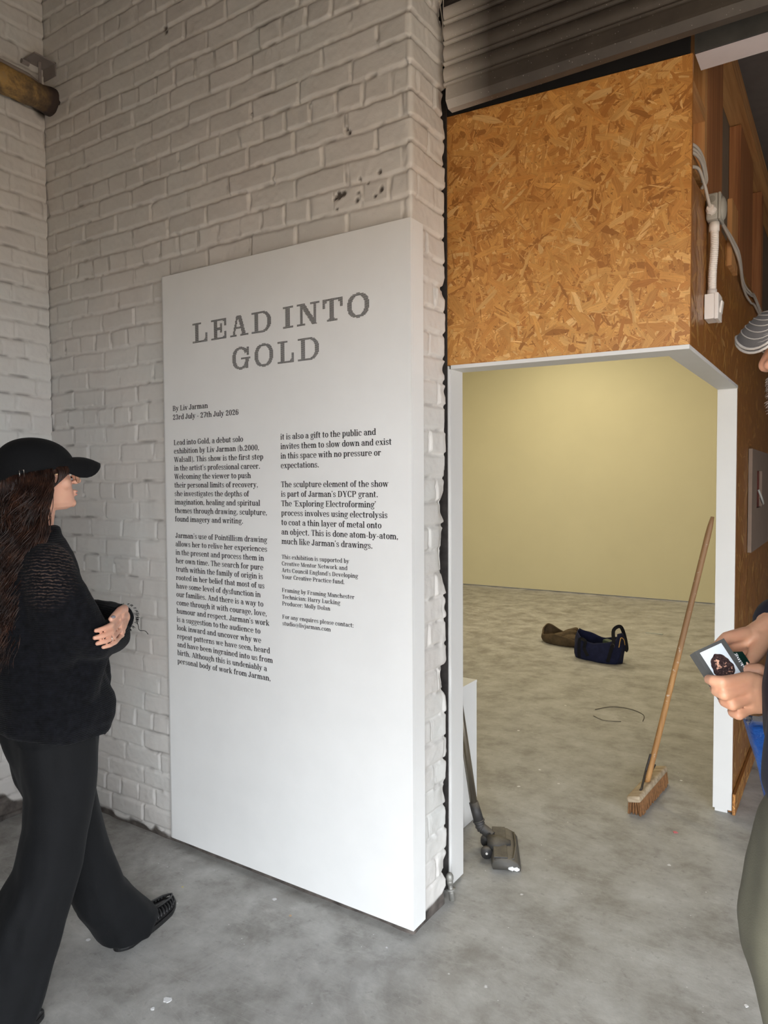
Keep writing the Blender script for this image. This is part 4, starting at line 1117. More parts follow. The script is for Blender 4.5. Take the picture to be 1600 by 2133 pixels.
t = empty('duffel_bag', dc, 'open navy duffel bag slumped on the gallery floor', 'bag')
def drim(g):
    x = math.cos(g); y = math.sin(g)
    return 0.195 + 0.055 * max(0, -x) ** 2 - 0.035 * (1 - abs(x)) * (1 if y < 0 else 0.3) + 0.075 * max(0, x) ** 2 * (1 if y > -0.3 else 0.55)
bm, DP = open_bag(dc, da, 0.205, 0.105, drim, 4, 3.2)
obj('bag_body', bm, NAVY, t, True)
bm = B()
def strap(bm, pts, wdt=0.028, th=0.004):
    pts = [Vector(p) for p in pts]; rings = []
    for i, p in enumerate(pts):
        tg = (pts[min(i + 1, len(pts) - 1)] - pts[max(i - 1, 0)]).normalized()
        sd = tg.cross(Vector((0.3, -0.9, 0.3))).normalized(); up = sd.cross(tg)
        rings.append([p + sd * wdt / 2 + up * th, p - sd * wdt / 2 + up * th, p - sd * wdt / 2 - up * th, p + sd * wdt / 2 - up * th])
    loft(bm, rings); bmesh.ops.recalc_face_normals(bm, faces=bm.faces)
q = lambda g, s, o=0.008: DP(g, s, -o)
strap(bm, spline([q(-2.2, 0.05), q(-2.15, 0.55), q(-2.1, 0.95), q(-1.95, 1.0) + Vector((0.02, -0.02, 0.0)), q(-1.9, 0.6), q(-1.75, 0.3)], 6))
obj('carry_handle', bm, STRAP, t)
bm = B(); strap(bm, spline([q(-0.95, 0.1), q(-0.85, 0.7), q(-0.75, 0.95) , DP(-0.3, 1.0, 0.02) + Vector((-0.02, 0.0, 0.03)), DP(0.3, 1.0, 0.02) + Vector((0.0, 0, 0.055)), DP(0.7, 1.0, 0) + Vector((0.01, 0, 0.01)), q(0.5, 0.55), q(0.35, 0.4)], 6), 0.03)
obj('carry_handle', bm, STRAP, t)
bm = B(); tube(bm, spline([q(-0.5, 0.72, 0.012), q(-0.2, 0.86, 0.012), q(0.05, 0.80, 0.02), q(0.2, 0.62, 0.02)], 6), 0.004); obj('tan_piping', bm, cloth_mat('tan_cord', (196, 156, 92)), t, True)
bm = B(); tube(bm, [q(-0.80, 0.86, 0.012) + Vector((0.016 * math.cos(k * PI / 5), 0, 0.016 * math.sin(k * PI / 5))) for k in range(10)], 0.003, 6, True); obj('strap_ring', bm, STEEL_D, t, True)
bm = B(); box(bm, 0.665, 4.255, 0.10, 0.785, 4.325, 0.185, 0.006, Matrix.Translation((0.725, 4.29, 0.14)) @ Matrix.Rotation(-0.3, 4, 'Z') @ Matrix.Rotation(0.15, 4, 'Y') @ Matrix.Translation((-0.725, -4.29, -0.14)))
top('green_box', bm, simple('faded_green_card', (72, 84, 66), 0.7, 0.1), 'small green box poking out of the open navy duffel bag', 'box')
bc_ = (0.135, 4.76, 0.0)
t = empty('crumpled_jacket', bc_, 'brown waxed garment lying crumpled beside the navy duffel bag', 'jacket')
def jrim(g):
    return 0.090 + 0.055 * max(0, -math.cos(g + 0.3)) ** 2 + 0.02 * math.sin(3 * g)
bm, JP = open_bag(bc_, -0.25, 0.205, 0.11, jrim, 11, 2.2, 0.12, thick=0.014)
obj('folded_cloth', bm, OLIVE, t, True)
bm = B()
for (g, w_, h_, ln) in ((1.2, 0.06, 0.05, 0.16), (0.5, 0.045, 0.06, 0.12)):
    p0 = Vector((bc_[0], bc_[1], 0.075)); d = Vector((math.cos(g - 0.25), math.sin(g - 0.25), 0.35)).normalized()
    chain(bm, [(p0 - d * 0.06, 0.05), (p0 + d * ln * 0.5, 0.042), (p0 + d * ln, 0.026)])
ball(bm, (bc_[0] + 0.10, bc_[1] - 0.03, 0.055), (0.10, 0.07, 0.048)); ball(bm, (bc_[0] - 0.03, bc_[1] - 0.01, 0.045), (0.12, 0.08, 0.04))
obj('sleeve', remesh(bm, 0.007, 5), OLIVE, t, True)

# ---------- small things lying on the floor
bm = B(); tube(bm, spline([at(1083, 1508, 3.9) * 0 + Vector(p) for p in ((1.02, 2.86, 0.003), (1.10, 2.98, 0.004), (1.22, 3.00, 0.003), (1.33, 2.92, 0.003), (1.36, 2.78, 0.003))], 8), 0.0022, 6)
top('wire_scrap', bm, simple('dark_wire', (70, 64, 56), 0.6), 'thin dark wire curled on the gallery floor before the duffel bag', 'wire', smooth=True)
bm = B(); tube(bm, spline([(1.05, 2.72, 0.003), (1.14, 2.66, 0.004), (1.24, 2.70, 0.003)], 8), 0.0020, 6)
top('wire_scrap', bm, simple('dark_wire_short', (76, 70, 62), 0.6), 'short dark wire piece on the gallery floor nearest the doorway', 'wire', smooth=True)
bm = B(); box(bm, 0.70, 5.71, 0.001, 0.83, 5.735, 0.004); box(bm, 0.815, 5.70, 0.001, 0.87, 5.735, 0.006)
top('plastic_scrap', bm, simple('pale_blue_film', (168, 176, 176), 0.4), 'pale blue scrap of film on the floor right of the duffel bag', 'scrap')
def fleck(name, px, py, s, m, label, cat='scrap', seed=1):
    o_, d_ = CAM, at(px, py, 1) - CAM
    p = o_ + d_ * (-o_.z / d_.z)
    rnd = random.Random(seed); bm = B()
    pts = [(p.x + s * rnd.uniform(0.5, 1) * math.cos(k * PI / 5), p.y + s * rnd.uniform(0.4, 1) * math.sin(k * PI / 5)) for k in range(10)]
    prism(bm, pts, 0.0006, 0.0022)
    top(name, bm, m, label, cat)
WCHIP = simple('white_paint_chip', (236, 236, 236), 0.6, 0.02)
fleck('pink_fleck', 1407, 1734, 0.013, simple('pink_paper', (206, 112, 120), 0.7), 'tiny pink scrap on the floor below the broom head', seed=2)
fleck('paint_chip', 348, 2084, 0.016, WCHIP, 'white paint chip on the floor, largest, in front of the panel lower left', seed=5)
fleck('paint_chip', 318, 2102, 0.008, WCHIP, 'small white paint chip just left of the largest one on the floor', seed=6)
fleck('paint_chip', 605, 1908, 0.008, simple('buff_chip', (196, 172, 140), 0.7), 'buff coloured chip on the floor below the text panel', seed=8)
fleck('paint_chip', 380, 1848, 0.006, simple('yellow_chip', (200, 190, 130), 0.7), 'small yellowish chip on the floor near the black shoe toe', seed=9)
fleck('paint_chip', 1555, 2096, 0.008, WCHIP, 'white paint chip on the floor at the lower right, near the olive trousers', seed=12)

# ================================================================== PEOPLE
def skin_mat(name, rgb, blush):
    m = NT(name)
    n = m.noise(14, 4, 0.6)
    m.base(m.mix(m.ramp(n, [(0.35, 0.0), (0.7, 0.6)]), lin(rgb), lin(blush)))
    m.set(Roughness=0.48)
    m.b.inputs['Subsurface Weight'].default_value = 0.12
    m.b.inputs['Subsurface Radius'].default_value = (0.010, 0.004, 0.002)
    m.bump(m.noise(260, 3), 0.10, 0.0008)
    return m.m
SKIN_W = skin_mat('skin_fair', (214, 166, 142), (206, 148, 124)); SKIN_M = skin_mat('skin_tan', (214, 164, 132), (204, 140, 112))
def head_shape(bm, Mh, k=1.0, nose=1.0, wid=1.0):
    """skull, jaw, nose, lips, ears in head frame (x right, y forward, z up)"""
    T = lambda x, y, z: Mh @ Vector((x * k * wid, y * k, z * k))
    lv = [(-.107, .022, .066, .0), (-.099, .036, .084, -.02), (-.085, .047, .091, -.05), (-.062, .055, .090, -.068), (-.040, .061, .086, -.082), (-.015, .067, .084, -.094),
          (.010, .0715, .083, -.102), (.030, .074, .090, -.105), (.058, .073, .086, -.104), (.083, .063, .068, -.091), (.101, .042, .042, -.064), (.110, .016, .014, -.034)]
    rings = []
    for z, w_, yf, yb in lv:
        r = []
        for i in range(40):
            a = 2 * PI * i / 40; c, s = math.cos(a), math.sin(a)
            y = (yf if c > 0 else -yb) * math.copysign(abs(c) ** 0.85, c)
            r.append(T(w_ * math.copysign(abs(s) ** 0.9, s), y, z))
        rings.append(r)
    loft(bm, rings)
    R = Mh.to_3x3().to_4x4()
    def el(x, y, z, a, b, c): ball(bm, T(x, y, z), (a * k, b * k, c * k), 14, R)
    chain(bm, [(T(0, .088, .020), .0085 * k), (T(0, .101 + .004 * (nose - 1), -.010), .0098 * k * nose), (T(0, .1075 + .004 * (nose - 1), -.019), .0095 * k * nose)])
    for s in (-1, 1):
        el(s * .0115, .097, -.0225, .0085 * nose, .010, .0075 * nose)
        el(s * .030, .078, .026, .020, .012, .007)          # brow
        el(s * .031, .0745, .008, .0125, .010, .0085)       # lids
        el(s * .042, .057, -.024, .019, .019, .022)         # cheek
        el(s * .072, -.012, -.004, .007, .016, .030)        # ear
        el(s * .077, -.018, .004, .006, .012, .018)
    el(0, .0925, -.0520, .019, .0075, .0055); el(0, .0905, -.0625, .017, .0080, .0060)
    el(0, .0835, -.0885, .021, .013, .014)
    return T

# ------------------------------------------------------------------ woman reading the panel
th = math.atan2(.26, .966)
FV = Vector((math.sin(th), math.cos(th), 0)); RV = Vector((math.cos(th), -math.sin(th), 0)); WO = Vector((.45, -.82, 0))
def W(r, f, z): return WO + RV * r + FV * f + Vector((0, 0, z))
woman = empty('person', WO, 'woman with folded arms in black cap, black knit jumper and wide trousers facing the panel', 'person')
hth = math.radians(20)
Mh = Matrix((Vector((math.cos(hth), -math.sin(hth), 0)), Vector((math.sin(hth), math.cos(hth), 0)), Vector((0, 0, 1)))).transposed().to_4x4()
Mh = Matrix.Translation(W(0.0, -.017, 1.611)) @ Mh.to_3x3().to_4x4() @ Matrix.Rotation(math.radians(3), 4, 'X')
bm = B()
HT = head_shape(bm, Mh, 0.97)
chain(bm, [(W(0, -.028, 1.545), .052), (W(0, -.036, 1.47), .050), (W(0, -.045, 1.405), .060)])
ball(bm, W(0, -.055, 1.36), (.10, .07, .06), 16); ball(bm, W(0, -.05, 1.22), (.125, .085, .18), 18); ball(bm, W(0, -.03, 0.95), (.13, .095, .16), 18)
chain(bm, [(W(.145, -.05, 1.365), .048), (W(.19, -.005, 1.245), .040), (W(.19, .045, 1.15), .036), (W(.08, .16, 1.125), .030), (W(-.05, .198, 1.13), .024)])
chain(bm, [(W(-.145, -.05, 1.365), .048), (W(-.19, 0, 1.245), .040), (W(-.175, .08, 1.165), .036), (W(-.03, .182, 1.165), .030), (W(.10, .182, 1.172), .0235)])
chain(bm, [(W(.08, -.03, .90), .075), (W(.10, -.05, .50), .052), (W(.10, -.22, .09), .032), (W(.09, -.17, .042), .024)])
chain(bm, [(W(-.08, -.01, .90), .075), (W(-.09, .11, .48), .050), (W(-.10, .24, .09), .032), (W(-.13, .29, .042), .024)])
# right hand tucked behind the left forearm
chain(bm, [(W(-.05, .198, 1.13), .024), (W(-.11, .19, 1.14), .024), (W(-.16, .175, 1.15), .018)])
for k in range(4): chain(bm, [(W(-.12, .195, 1.17 - .018 * k), .010), (W(-.19, .172, 1.168 - .018 * k), .0085), (W(-.222, .135, 1.163 - .017 * k), .0075)])
# left hand folded round the right elbow
wr = W(.10, .182, 1.172)
mcp = [W(.198, .131, 1.196), W(.206, .129, 1.176), W(.207, .131, 1.156), W(.201, .138, 1.137)]
pip = [W(.264, .084, 1.184), W(.270, .082, 1.166), W(.268, .086, 1.148), W(.257, .097, 1.131)]
dip = [W(.283, .056, 1.181), W(.288, .053, 1.162), W(.286, .058, 1.144), W(.275, .073, 1.128)]
tip = [W(.286, .033, 1.178), W(.289, .028, 1.159), W(.288, .035, 1.142), W(.280, .054, 1.127)]
rr = (.0077, .0079, .0075, .0067)
for a, b, c, d, r in zip(mcp, pip, dip, tip, rr):
    chain(bm, [(a, r * 1.06), (a.lerp(b, .5), r * .98), (b, r * 1.06), (c, r * .95), (d, r * .84)], 12)
    chain(bm, [(wr + (a - W(.203, .132, 1.166)) * .45, .0165), (wr.lerp(a, .55), .0140), (wr.lerp(a, .9), r * 1.12)], 12)
chain(bm, [(W(.115, .178, 1.188), .0155), (W(.168, .160, 1.209), .0135), (W(.208, .132, 1.214), .0105), (W(.238, .104, 1.205), .0098), (W(.252, .088, 1.199), .0078)], 12)
chain(bm, [(W(.125, .174, 1.185), .016), (W(.185, .143, 1.195), .0125)], 12)
chain(bm, [(q, .0088) for q in mcp], 12)
chain(bm, [(q.lerp(wr, .18), .011) for q in mcp], 12)
body = obj('body', remesh(bm, 0.0027, 2, 0.5, 'wbody'), SKIN_W, woman, True)
bm = B(); NL = Matrix.Identity(4)
ball(bm, W(.2555, .0935, 1.2045), (.0055, .0070, .0045), 12, (RV.to_track_quat('X', 'Z')).to_matrix().to_4x4())
obj('thumb_nail', bm, simple('grey_nail_varnish', (122, 118, 124), 0.25, 0.03, bump=0), woman, True, 'thumbnail with grey varnish')
bm = B()
ball(bm, HT(0, .0985, -.0528), (.0150, .0036, .0034), 12, Mh.to_3x3().to_4x4()); ball(bm, HT(0, .0965, -.0625), (.0140, .0042, .0042), 12, Mh.to_3x3().to_4x4())
obj('lips', bm, simple('lip_rose', (182, 118, 106), 0.4, 0.05, bump=0), woman, True)
for s in (-1, 1):
    bm = B(); ball(bm, HT(s * .031, .0735, .006), .0105, 14); obj('eye', bm, simple('eye_white', (206, 200, 194), 0.2, 0.02, bump=0), woman, True)
bm = B(); tube(bm, [W(.2725, .079, 1.147) + Vector((0, 0, 0)) + (FV * math.cos(a) * .0 + RV * math.cos(a) + Vector((0, 0, 1)) * math.sin(a)) * .0095 for a in np.linspace(0, 2 * PI, 17)[:-1]], .0011, 6, True)
obj('finger_ring', bm, simple('silver', (206, 202, 194), 0.2, 0.02, metallic=1.0, bump=0), woman, True)

# jumper: loose black knit, ladder rows over the shoulder
def knit_mat():
    m = NT('black_loose_knit')
    tc = m.tc()
    n = m.noise(60, 4, 0.7)
    base = m.ramp(n, [(0.3, lin((9, 10, 12))), (0.75, lin((24, 25, 30)))])
    rows = m.n('ShaderNodeTexWave', wave_type='BANDS', bands_direction='Z'); rows.inputs['Scale'].default_value = 34; rows.inputs['Distortion'].default_value = 4.5; rows.inputs['Detail'].default_value = 2; rows.inputs['Detail Scale'].default_value = 2.0
    m.l(m.mapping(rot=(0.25, 0.15, 0)), rows.inputs['Vector'])
    def blob(c, r):
        d = m.n('ShaderNodeVectorMath', operation='DISTANCE'); m.l(tc, d.inputs[0]); d.inputs[1].default_value = tuple(c)
        return m.ramp(m.math('DIVIDE', d.outputs['Value'], r), [(0.25, 1.0), (0.95, 0.0)])
    open_ = m.math('MAXIMUM', blob(W(.185, -.02, 1.385), .085), blob(W(.225, -.085, 1.33), .105))
    k = m.math('MULTIPLY', m.math('MULTIPLY', m.ramp(rows.outputs['Fac'], [(0.60, 0.0), (0.85, 1.0)]), open_), m.ramp(m.noise(120, 2), [(0.35, 0.15), (0.6, 1.0)]))
    c = m.mix(m.math('MULTIPLY', k, 0.40), base, lin((128, 106, 94)))
    m.base(c); m.set(Roughness=0.95); m.b.inputs['Sheen Weight'].default_value = 0.03; m.b.inputs['Specular IOR Level'].default_value = 0.12
    kn = m.n('ShaderNodeTexWave', wave_type='BANDS', bands_direction='Z'); kn.inputs['Scale'].default_value = 55; kn.inputs['Distortion'].default_value = 3.0; kn.inputs['Detail'].default_value = 2
    m.l(tc, kn.inputs['Vector'])
    m.bump(m.math('ADD', n, m.math('MULTIPLY', kn.outputs['Fac'], 0.6)), 0.55, 0.004)
    return m.m
KNIT = knit_mat()
def ring3(X, cr, cf, z, hr, hff, hfb, n=44, ex=2.4, wob=0.0, ph=0.0):
    out = []
    for i in range(n):
        a = 2 * PI * i / n; c, s = math.cos(a), math.sin(a)
        k = (abs(c) ** ex + abs(s) ** ex) ** (-1 / ex)
        w_ = 1 + wob * math.sin(6 * a + ph) + wob * 0.6 * math.sin(11 * a + ph * 2.3)
        out.append(X(cr + hr * c * k * w_, cf + (hff if s > 0 else hfb) * s * k * w_, z if not callable(z) else z(c * k, s * k)))
    return out
bm = B()
hemz = lambda c, s: .850 - .020 * s + 0.006 * math.sin(5 * c) 
loft(bm, [ring3(W, 0, -.035, 1.462, .066, .058, .060), ring3(W, 0, -.038, 1.44, .085, .066, .070), ring3(W, 0, -.045, 1.415, .135, .085, .085), ring3(W, 0, -.048, 1.375, .175, .105, .105),
          ring3(W, 0, -.045, 1.28, .190, .130, .125, wob=.01), ring3(W, 0, -.035, 1.15, .195, .140, .140, wob=.015, ph=1), ring3(W, 0, -.020, 1.03, .205, .150, .160, wob=.015, ph=1.5),
          ring3(W, 0, -.005, .93, .215, .172, .172, wob=.015, ph=2), ring3(W, 0, -.008, .885, .212, .172, .170, wob=.02, ph=2.4), ring3(W, 0, -.012, hemz, .198, .158, .158, wob=.02, ph=2.6)])
chain(bm, [(W(.150, -.048, 1.352), .070), (W(.190, -.020, 1.255), .076), (W(.196, .020, 1.165), .072), (W(.192, .050, 1.135), .064), (W(.10, .148, 1.118), .052), (W(.0, .185, 1.122), .045), (W(-.07, .200, 1.13), .034)])
chain(bm, [(W(-.150, -.048, 1.352), .070), (W(-.190, -.010, 1.255), .074), (W(-.185, .060, 1.165), .064), (W(-.10, .140, 1.160), .054), (W(.00, .182, 1.166), .046)])
cyl(bm, W(.0, .182, 1.166), W(.102, .184, 1.171), .046, .041, 24)
for (a, b, r) in ((W(.165, -.05, 1.28), W(.16, -.03, 1.12), .075), (W(.15, .06, 1.10), W(.16, .02, .98), .06), (W(.05, .10, 1.10), W(.06, .11, .98), .05)): chain(bm, [(a, r), (b, r)])
jm = remesh(bm, 0.0075, 6, 0.5, 'knit')
# crumple
nv = len(jm.vertices); co = np.zeros(nv * 3, np.float32); jm.vertices.foreach_get('co', co); co = co.reshape(-1, 3)
no = np.array([v.normal[:] for v in jm.vertices])
dz = 0.006 * vnoise(co[:, 0] * 13 + co[:, 1] * 9, co[:, 2] * 11 + co[:, 1] * 8, 61) + 0.0016 * vnoise(co[:, 0] * 50 + co[:, 1] * 40, co[:, 2] * 60, 62)
jm.vertices.foreach_set('co', (co + no * dz[:, None]).reshape(-1).astype(np.float32)); jm.update()
jumper = obj('jumper', jm, KNIT, woman, True)
# frayed cuff and fuzz threads
bm = B(); rnd = random.Random(5)
for i in range(70):
    a = rnd.uniform(0, 2 * PI)
    p = W(.102 + rnd.uniform(-.006, .004), .184, 1.171) + (FV * math.cos(a) + Vector((0, 0, 1)) * math.sin(a)) * .041
    d = (FV * math.cos(a) + Vector((0, 0, 1)) * math.sin(a)) * .006 + RV * rnd.uniform(.002, .011)
    tube(bm, [p, p + d * .6, p + d + Vector((0, 0, -.002))], .0008, 5)
p = W(.100, .224, 1.168); tube(bm, spline([p, p + FV * .008 + Vector((0, 0, -.03)), p + FV * .012 + Vector((0, 0, -.045)), p + FV * .03 + Vector((0, 0, -.05)), p + FV * .04 + Vector((0, 0, -.062))], 6), .0010, 5)
obj('frayed_cuff', bm, KNIT, woman, True)

# trousers: wide black cloth legs
TRS = cloth_mat('black_drape_cloth', (18, 19, 21), 0.8, 0.12, 10, 500)
bm = B()
loft(bm, [ring3(W, 0, -.012, .93, .150, .120, .125), ring3(W, 0, -.012, .86, .180, .128, .138), ring3(W, 0, -.012, .80, .186, .118, .124), ring3(W, 0, -.010, .74, .180, .104, .106), ring3(W, 0, -.010, .66, .165, .085, .086), ring3(W, 0, -.012, .60, .14, .05, .06)])
loft(bm, [ring3(W, .092, -.014, .84, .094, .115, .118), ring3(W, .096, -.016, .76, .092, .106, .104), ring3(W, .098, -.020, .68, .088, .097, .086, wob=.008), ring3(W, .103, -.034, .58, .086, .092, .078, wob=.01, ph=1), ring3(W, .110, -.066, .47, .090, .096, .078, wob=.02, ph=1.6), ring3(W, .112, -.092, .40, .094, .098, .098, wob=.025, ph=2),
          ring3(W, .114, -.125, .30, .100, .104, .112, wob=.03, ph=2.5), ring3(W, .108, -.165, .18, .106, .108, .124, wob=.035, ph=3), ring3(W, .100, -.200, .07, .110, .108, .130, wob=.04, ph=3.4), ring3(W, .096, -.215, .018, .110, .104, .130, wob=.04, ph=3.6)])
loft(bm, [ring3(W, -.092, -.004, .84, .092, .112, .116), ring3(W, -.092, .040, .66, .090, .092, .094), ring3(W, -.092, .088, .50, .088, .086, .086, wob=.01), ring3(W, -.094, .124, .36, .088, .080, .078, wob=.02, ph=1),
          ring3(W, -.100, .148, .25, .092, .086, .076, wob=.03, ph=2), ring3(W, -.108, .190, .16, .098, .110, .090, wob=.03, ph=2.4), ring3(W, -.118, .238, .085, .104, .124, .096, wob=.03, ph=2.8), ring3(W, -.116, .250, .030, .100, .078, .080, wob=.03, ph=3)])
tm = remesh(bm, 0.0075, 5, 0.5, 'trs')
nv = len(tm.vertices); co = np.zeros(nv * 3, np.float32); tm.vertices.foreach_get('co', co); co = co.reshape(-1, 3)
no = np.array([v.normal[:] for v in tm.vertices])
dz = 0.0085 * vnoise(co[:, 0] * 16 - co[:, 1] * 12, co[:, 2] * 4.5, 71) + 0.0025 * vnoise(co[:, 0] * 30 + co[:, 1] * 26, co[:, 2] * 9, 72)
co = co + no * dz[:, None]; co[:, 2] = np.maximum(co[:, 2], 0.006)
tm.vertices.foreach_set('co', co.reshape(-1).astype(np.float32)); tm.update()
obj('trousers', tm, TRS, woman, True)
# shoes: woven black leather flats
LEA = simple('black_leather', (26, 25, 26), 0.32, 0.1, 30); SOLE = simple('black_rubber', (20, 20, 21), 0.5, 0.1)
def shoe(heel, toe, lift=0.0):
    h, tq = Vector(heel), Vector(toe); d = (tq - h); Ls = d.length; d.normalize(); s = Vector((d.y, -d.x, 0))
    wd = lambda q: 0.047 * (0.80 + 0.20 * math.sin(PI * min(1, q * .9)) ** 2) * max(.04, min(1, (q / .11) ** .5 if q < .11 else 1, ((1 - q) / .20) ** .5 if q > .80 else 1))
    Q = (0.0, .006, .02, .045, .08, .13, .2, .3, .4, .5, .6, .7, .78, .84, .88, .92, .95, .975, .99, .998, 1.0)
    def P(q, x, z): return h + d * (Ls * q) + s * x + Vector((0, 0, z))
    bm = B(); rings = []
    for q in Q:
        w_ = wd(q); rings.append([P(q, -w_, .003), P(q, w_, .003), P(q, w_ * 1.04, .010), P(q, w_, .020), P(q, -w_, .020), P(q, -w_ * 1.04, .010)])
    loft(bm, rings); bmesh.ops.recalc_face_normals(bm, faces=bm.faces)
    sh = obj('shoe', bm, SOLE, woman)
    bm = B(); rings = []
    hz = lambda q: .068 if q < .25 else (.068 - (q - .25) / .75 * .030)
    for q in Q:
        w_ = wd(q) * .95; H = .0185 + (hz(q) - .0185) * max(.02, min(1, (q / .06) ** .5, ((1 - q) / .10) ** .5))
        rings.append([P(q, w_ * math.cos(a), .0185 + (H - .0185) * max(0, math.sin(a)) ** .75) for a in np.linspace(0, PI, 15)])
    loft(bm, rings); bmesh.ops.recalc_face_normals(bm, faces=bm.faces)
    obj('upper', bm, LEA, sh, True)
    bm = B()
    for k in range(9):
        q = .50 + .052 * k; w_ = wd(q) * .965; H = hz(q)
        for sg in (-1, 1):
            tube(bm, [P(q + .012 * (j - 3) * .5, sg * w_ * math.cos(a), .020 + (H - .016) * math.sin(a) ** .75) for j, a in enumerate(np.linspace(.15, 1.25, 7))], .0036, 6)
    tube(bm, [P(q, sg_ * wd(q) * .50, .020 + (hz(q) - .014)) for sg_, q in [(1, .5), (1, .7), (1, .85), (.6, .93), (0, .955), (-.6, .93), (-1, .85), (-1, .7), (-1, .5)]], .0045, 6)
    obj('woven_straps', bm, LEA, sh, True)
shoe((.428, -.600, 0), (.372, -.300, 0))
shoe((.452, -1.190, 0), (.497, -.900, 0))

# hair: long dark wavy strands
def hair_mat(name, a, b, c):
    m = NT(name)
    n = m.noise(30, 4, 0.6)
    m.base(m.ramp(n, [(0.30, lin(a)), (0.55, lin(b)), (0.78, lin(c))])); m.set(Roughness=0.38); m.b.inputs['Specular IOR Level'].default_value = 0.35
    return m.m
HAIR = hair_mat('dark_brown_hair', (24, 15, 12), (48, 30, 23), (86, 56, 40))
bm = B(); rnd = random.Random(12)
HL = lambda x, y, z: Mh @ Vector((x, y, z))
# under-mass so that no scalp or neck shows through
mass = B()
chain(mass, [(HL(.0, -.040, -.01), .060), (W(.0, -.088, 1.50), .054), (W(.01, -.112, 1.38), .052), (W(.03, -.150, 1.22), .036), (W(.03, -.175, 1.07), .022)])
ball(mass, HL(0, -.010, .015), (.076, .104, .05), 20, Mh.to_3x3().to_4x4())
chain(mass, [(HL(.058, -.030, .01), .026), (W(.060, -.055, 1.52), .030), (W(.070, -.075, 1.42), .034), (W(.098, -.12, 1.28), .030), (W(.08, -.168, 1.12), .020)])
chain(mass, [(HL(-.058, -.030, .01), .026), (W(-.062, -.065, 1.50), .030), (W(-.07, -.10, 1.38), .032), (W(-.05, -.15, 1.20), .028)])
hm = remesh(mass, 0.010, 5, 0.5, 'hairmass')
bm.from_mesh(hm); bpy.data.meshes.remove(hm)
for i in range(1900):
    a = rnd.uniform(math.radians(88), math.radians(272)) if i > 420 else rnd.uniform(math.radians(86), math.radians(140))
    # angle 0 = front, 90 = right, 180 = back
    s0 = HL(.079 * math.sin(a), .004 + .110 * math.cos(a), .022 - .022 * rnd.random() + .18 * .11 * math.cos(a))
    out = Vector((s0.x - Mh.translation.x, s0.y - Mh.translation.y, 0)).normalized()
    side = math.sin(a)
    zend = rnd.uniform(.98, 1.26) if abs(side) < .75 else rnd.uniform(1.06, 1.42)
    pts = []; lock = round(a * 5.5) / 5.5; ph = lock * 7.3 + rnd.uniform(-.5, .5); wl = .13 + .05 * math.sin(lock * 5) + rnd.uniform(-.006, .006); am = .010 + .006 * math.sin(lock * 11) + rnd.uniform(-.002, .003); n_ = 26
    spread = rnd.uniform(.0, .035)
    for k in range(n_):
        u = k / (n_ - 1); z = s0.z + (zend - s0.z) * u
        # drift outward and toward the back of the shoulder
        drift = out * (.010 + spread * min(1, u * 2.2))
        back = -FV * (.105 * max(0, u - .12) ** 1.0 * (1.0 if side > 0 or abs(side) < .5 else .8)) + RV * (.035 * u * (1 if side > 0 else -.2))
        base_ = s0 + drift + back; base_.z = z
        wv = (FV * math.cos(2 * PI * z / wl + ph) + RV * math.sin(2 * PI * z / wl * .9 + ph * 1.7)) * am * min(1, u * 3)
        p = base_ + wv
        pts.append(p)
    r0 = rnd.uniform(.0006, .0017)
    tube(bm, pts, r0, 4, rad=[r0 * (1 if k < n_ * .7 else max(.15, 1 - (k / n_ - .7) / .32)) for k in range(n_)])
# face-framing locks curling over the cheek and ear
for i in range(260):
    j = rnd.uniform(-.7, 1.3); s = rnd.uniform(-.007, .007)
    q = spline([HL(.074 + s * .3, .036 + .018 * j, .026), HL(.080 + s, .042 + .014 * j, .012), HL(.082 + s, .034 + .014 * j, -.014 + .010 * j), HL(.081 + s, .012 + .014 * j, -.034 + .012 * j), HL(.081 + s, -.014 + .014 * j, -.048 + .014 * j), HL(.084 + s, -.036, -.09 + .02 * j), W(.085 + s, -.052 + .014 * j, 1.47), W(.083 + s, -.036 + .016 * j, 1.432 + .014 * j)], 4)
    r0 = rnd.uniform(.0007, .0018); tube(bm, q, r0, 4, rad=[r0 * (1 - .6 * k / len(q)) for k in range(len(q))])
for i in range(0):
    q = spline([HL(.078, .034, -.005), HL(.078, .044 + .003 * i, -.03), HL(.074, .034 + .004 * i, -.056), HL(.074, .012, -.054 + .004 * i)], 6); tube(bm, q, .0006, 5)
obj('hair', bm, HAIR, woman, True)

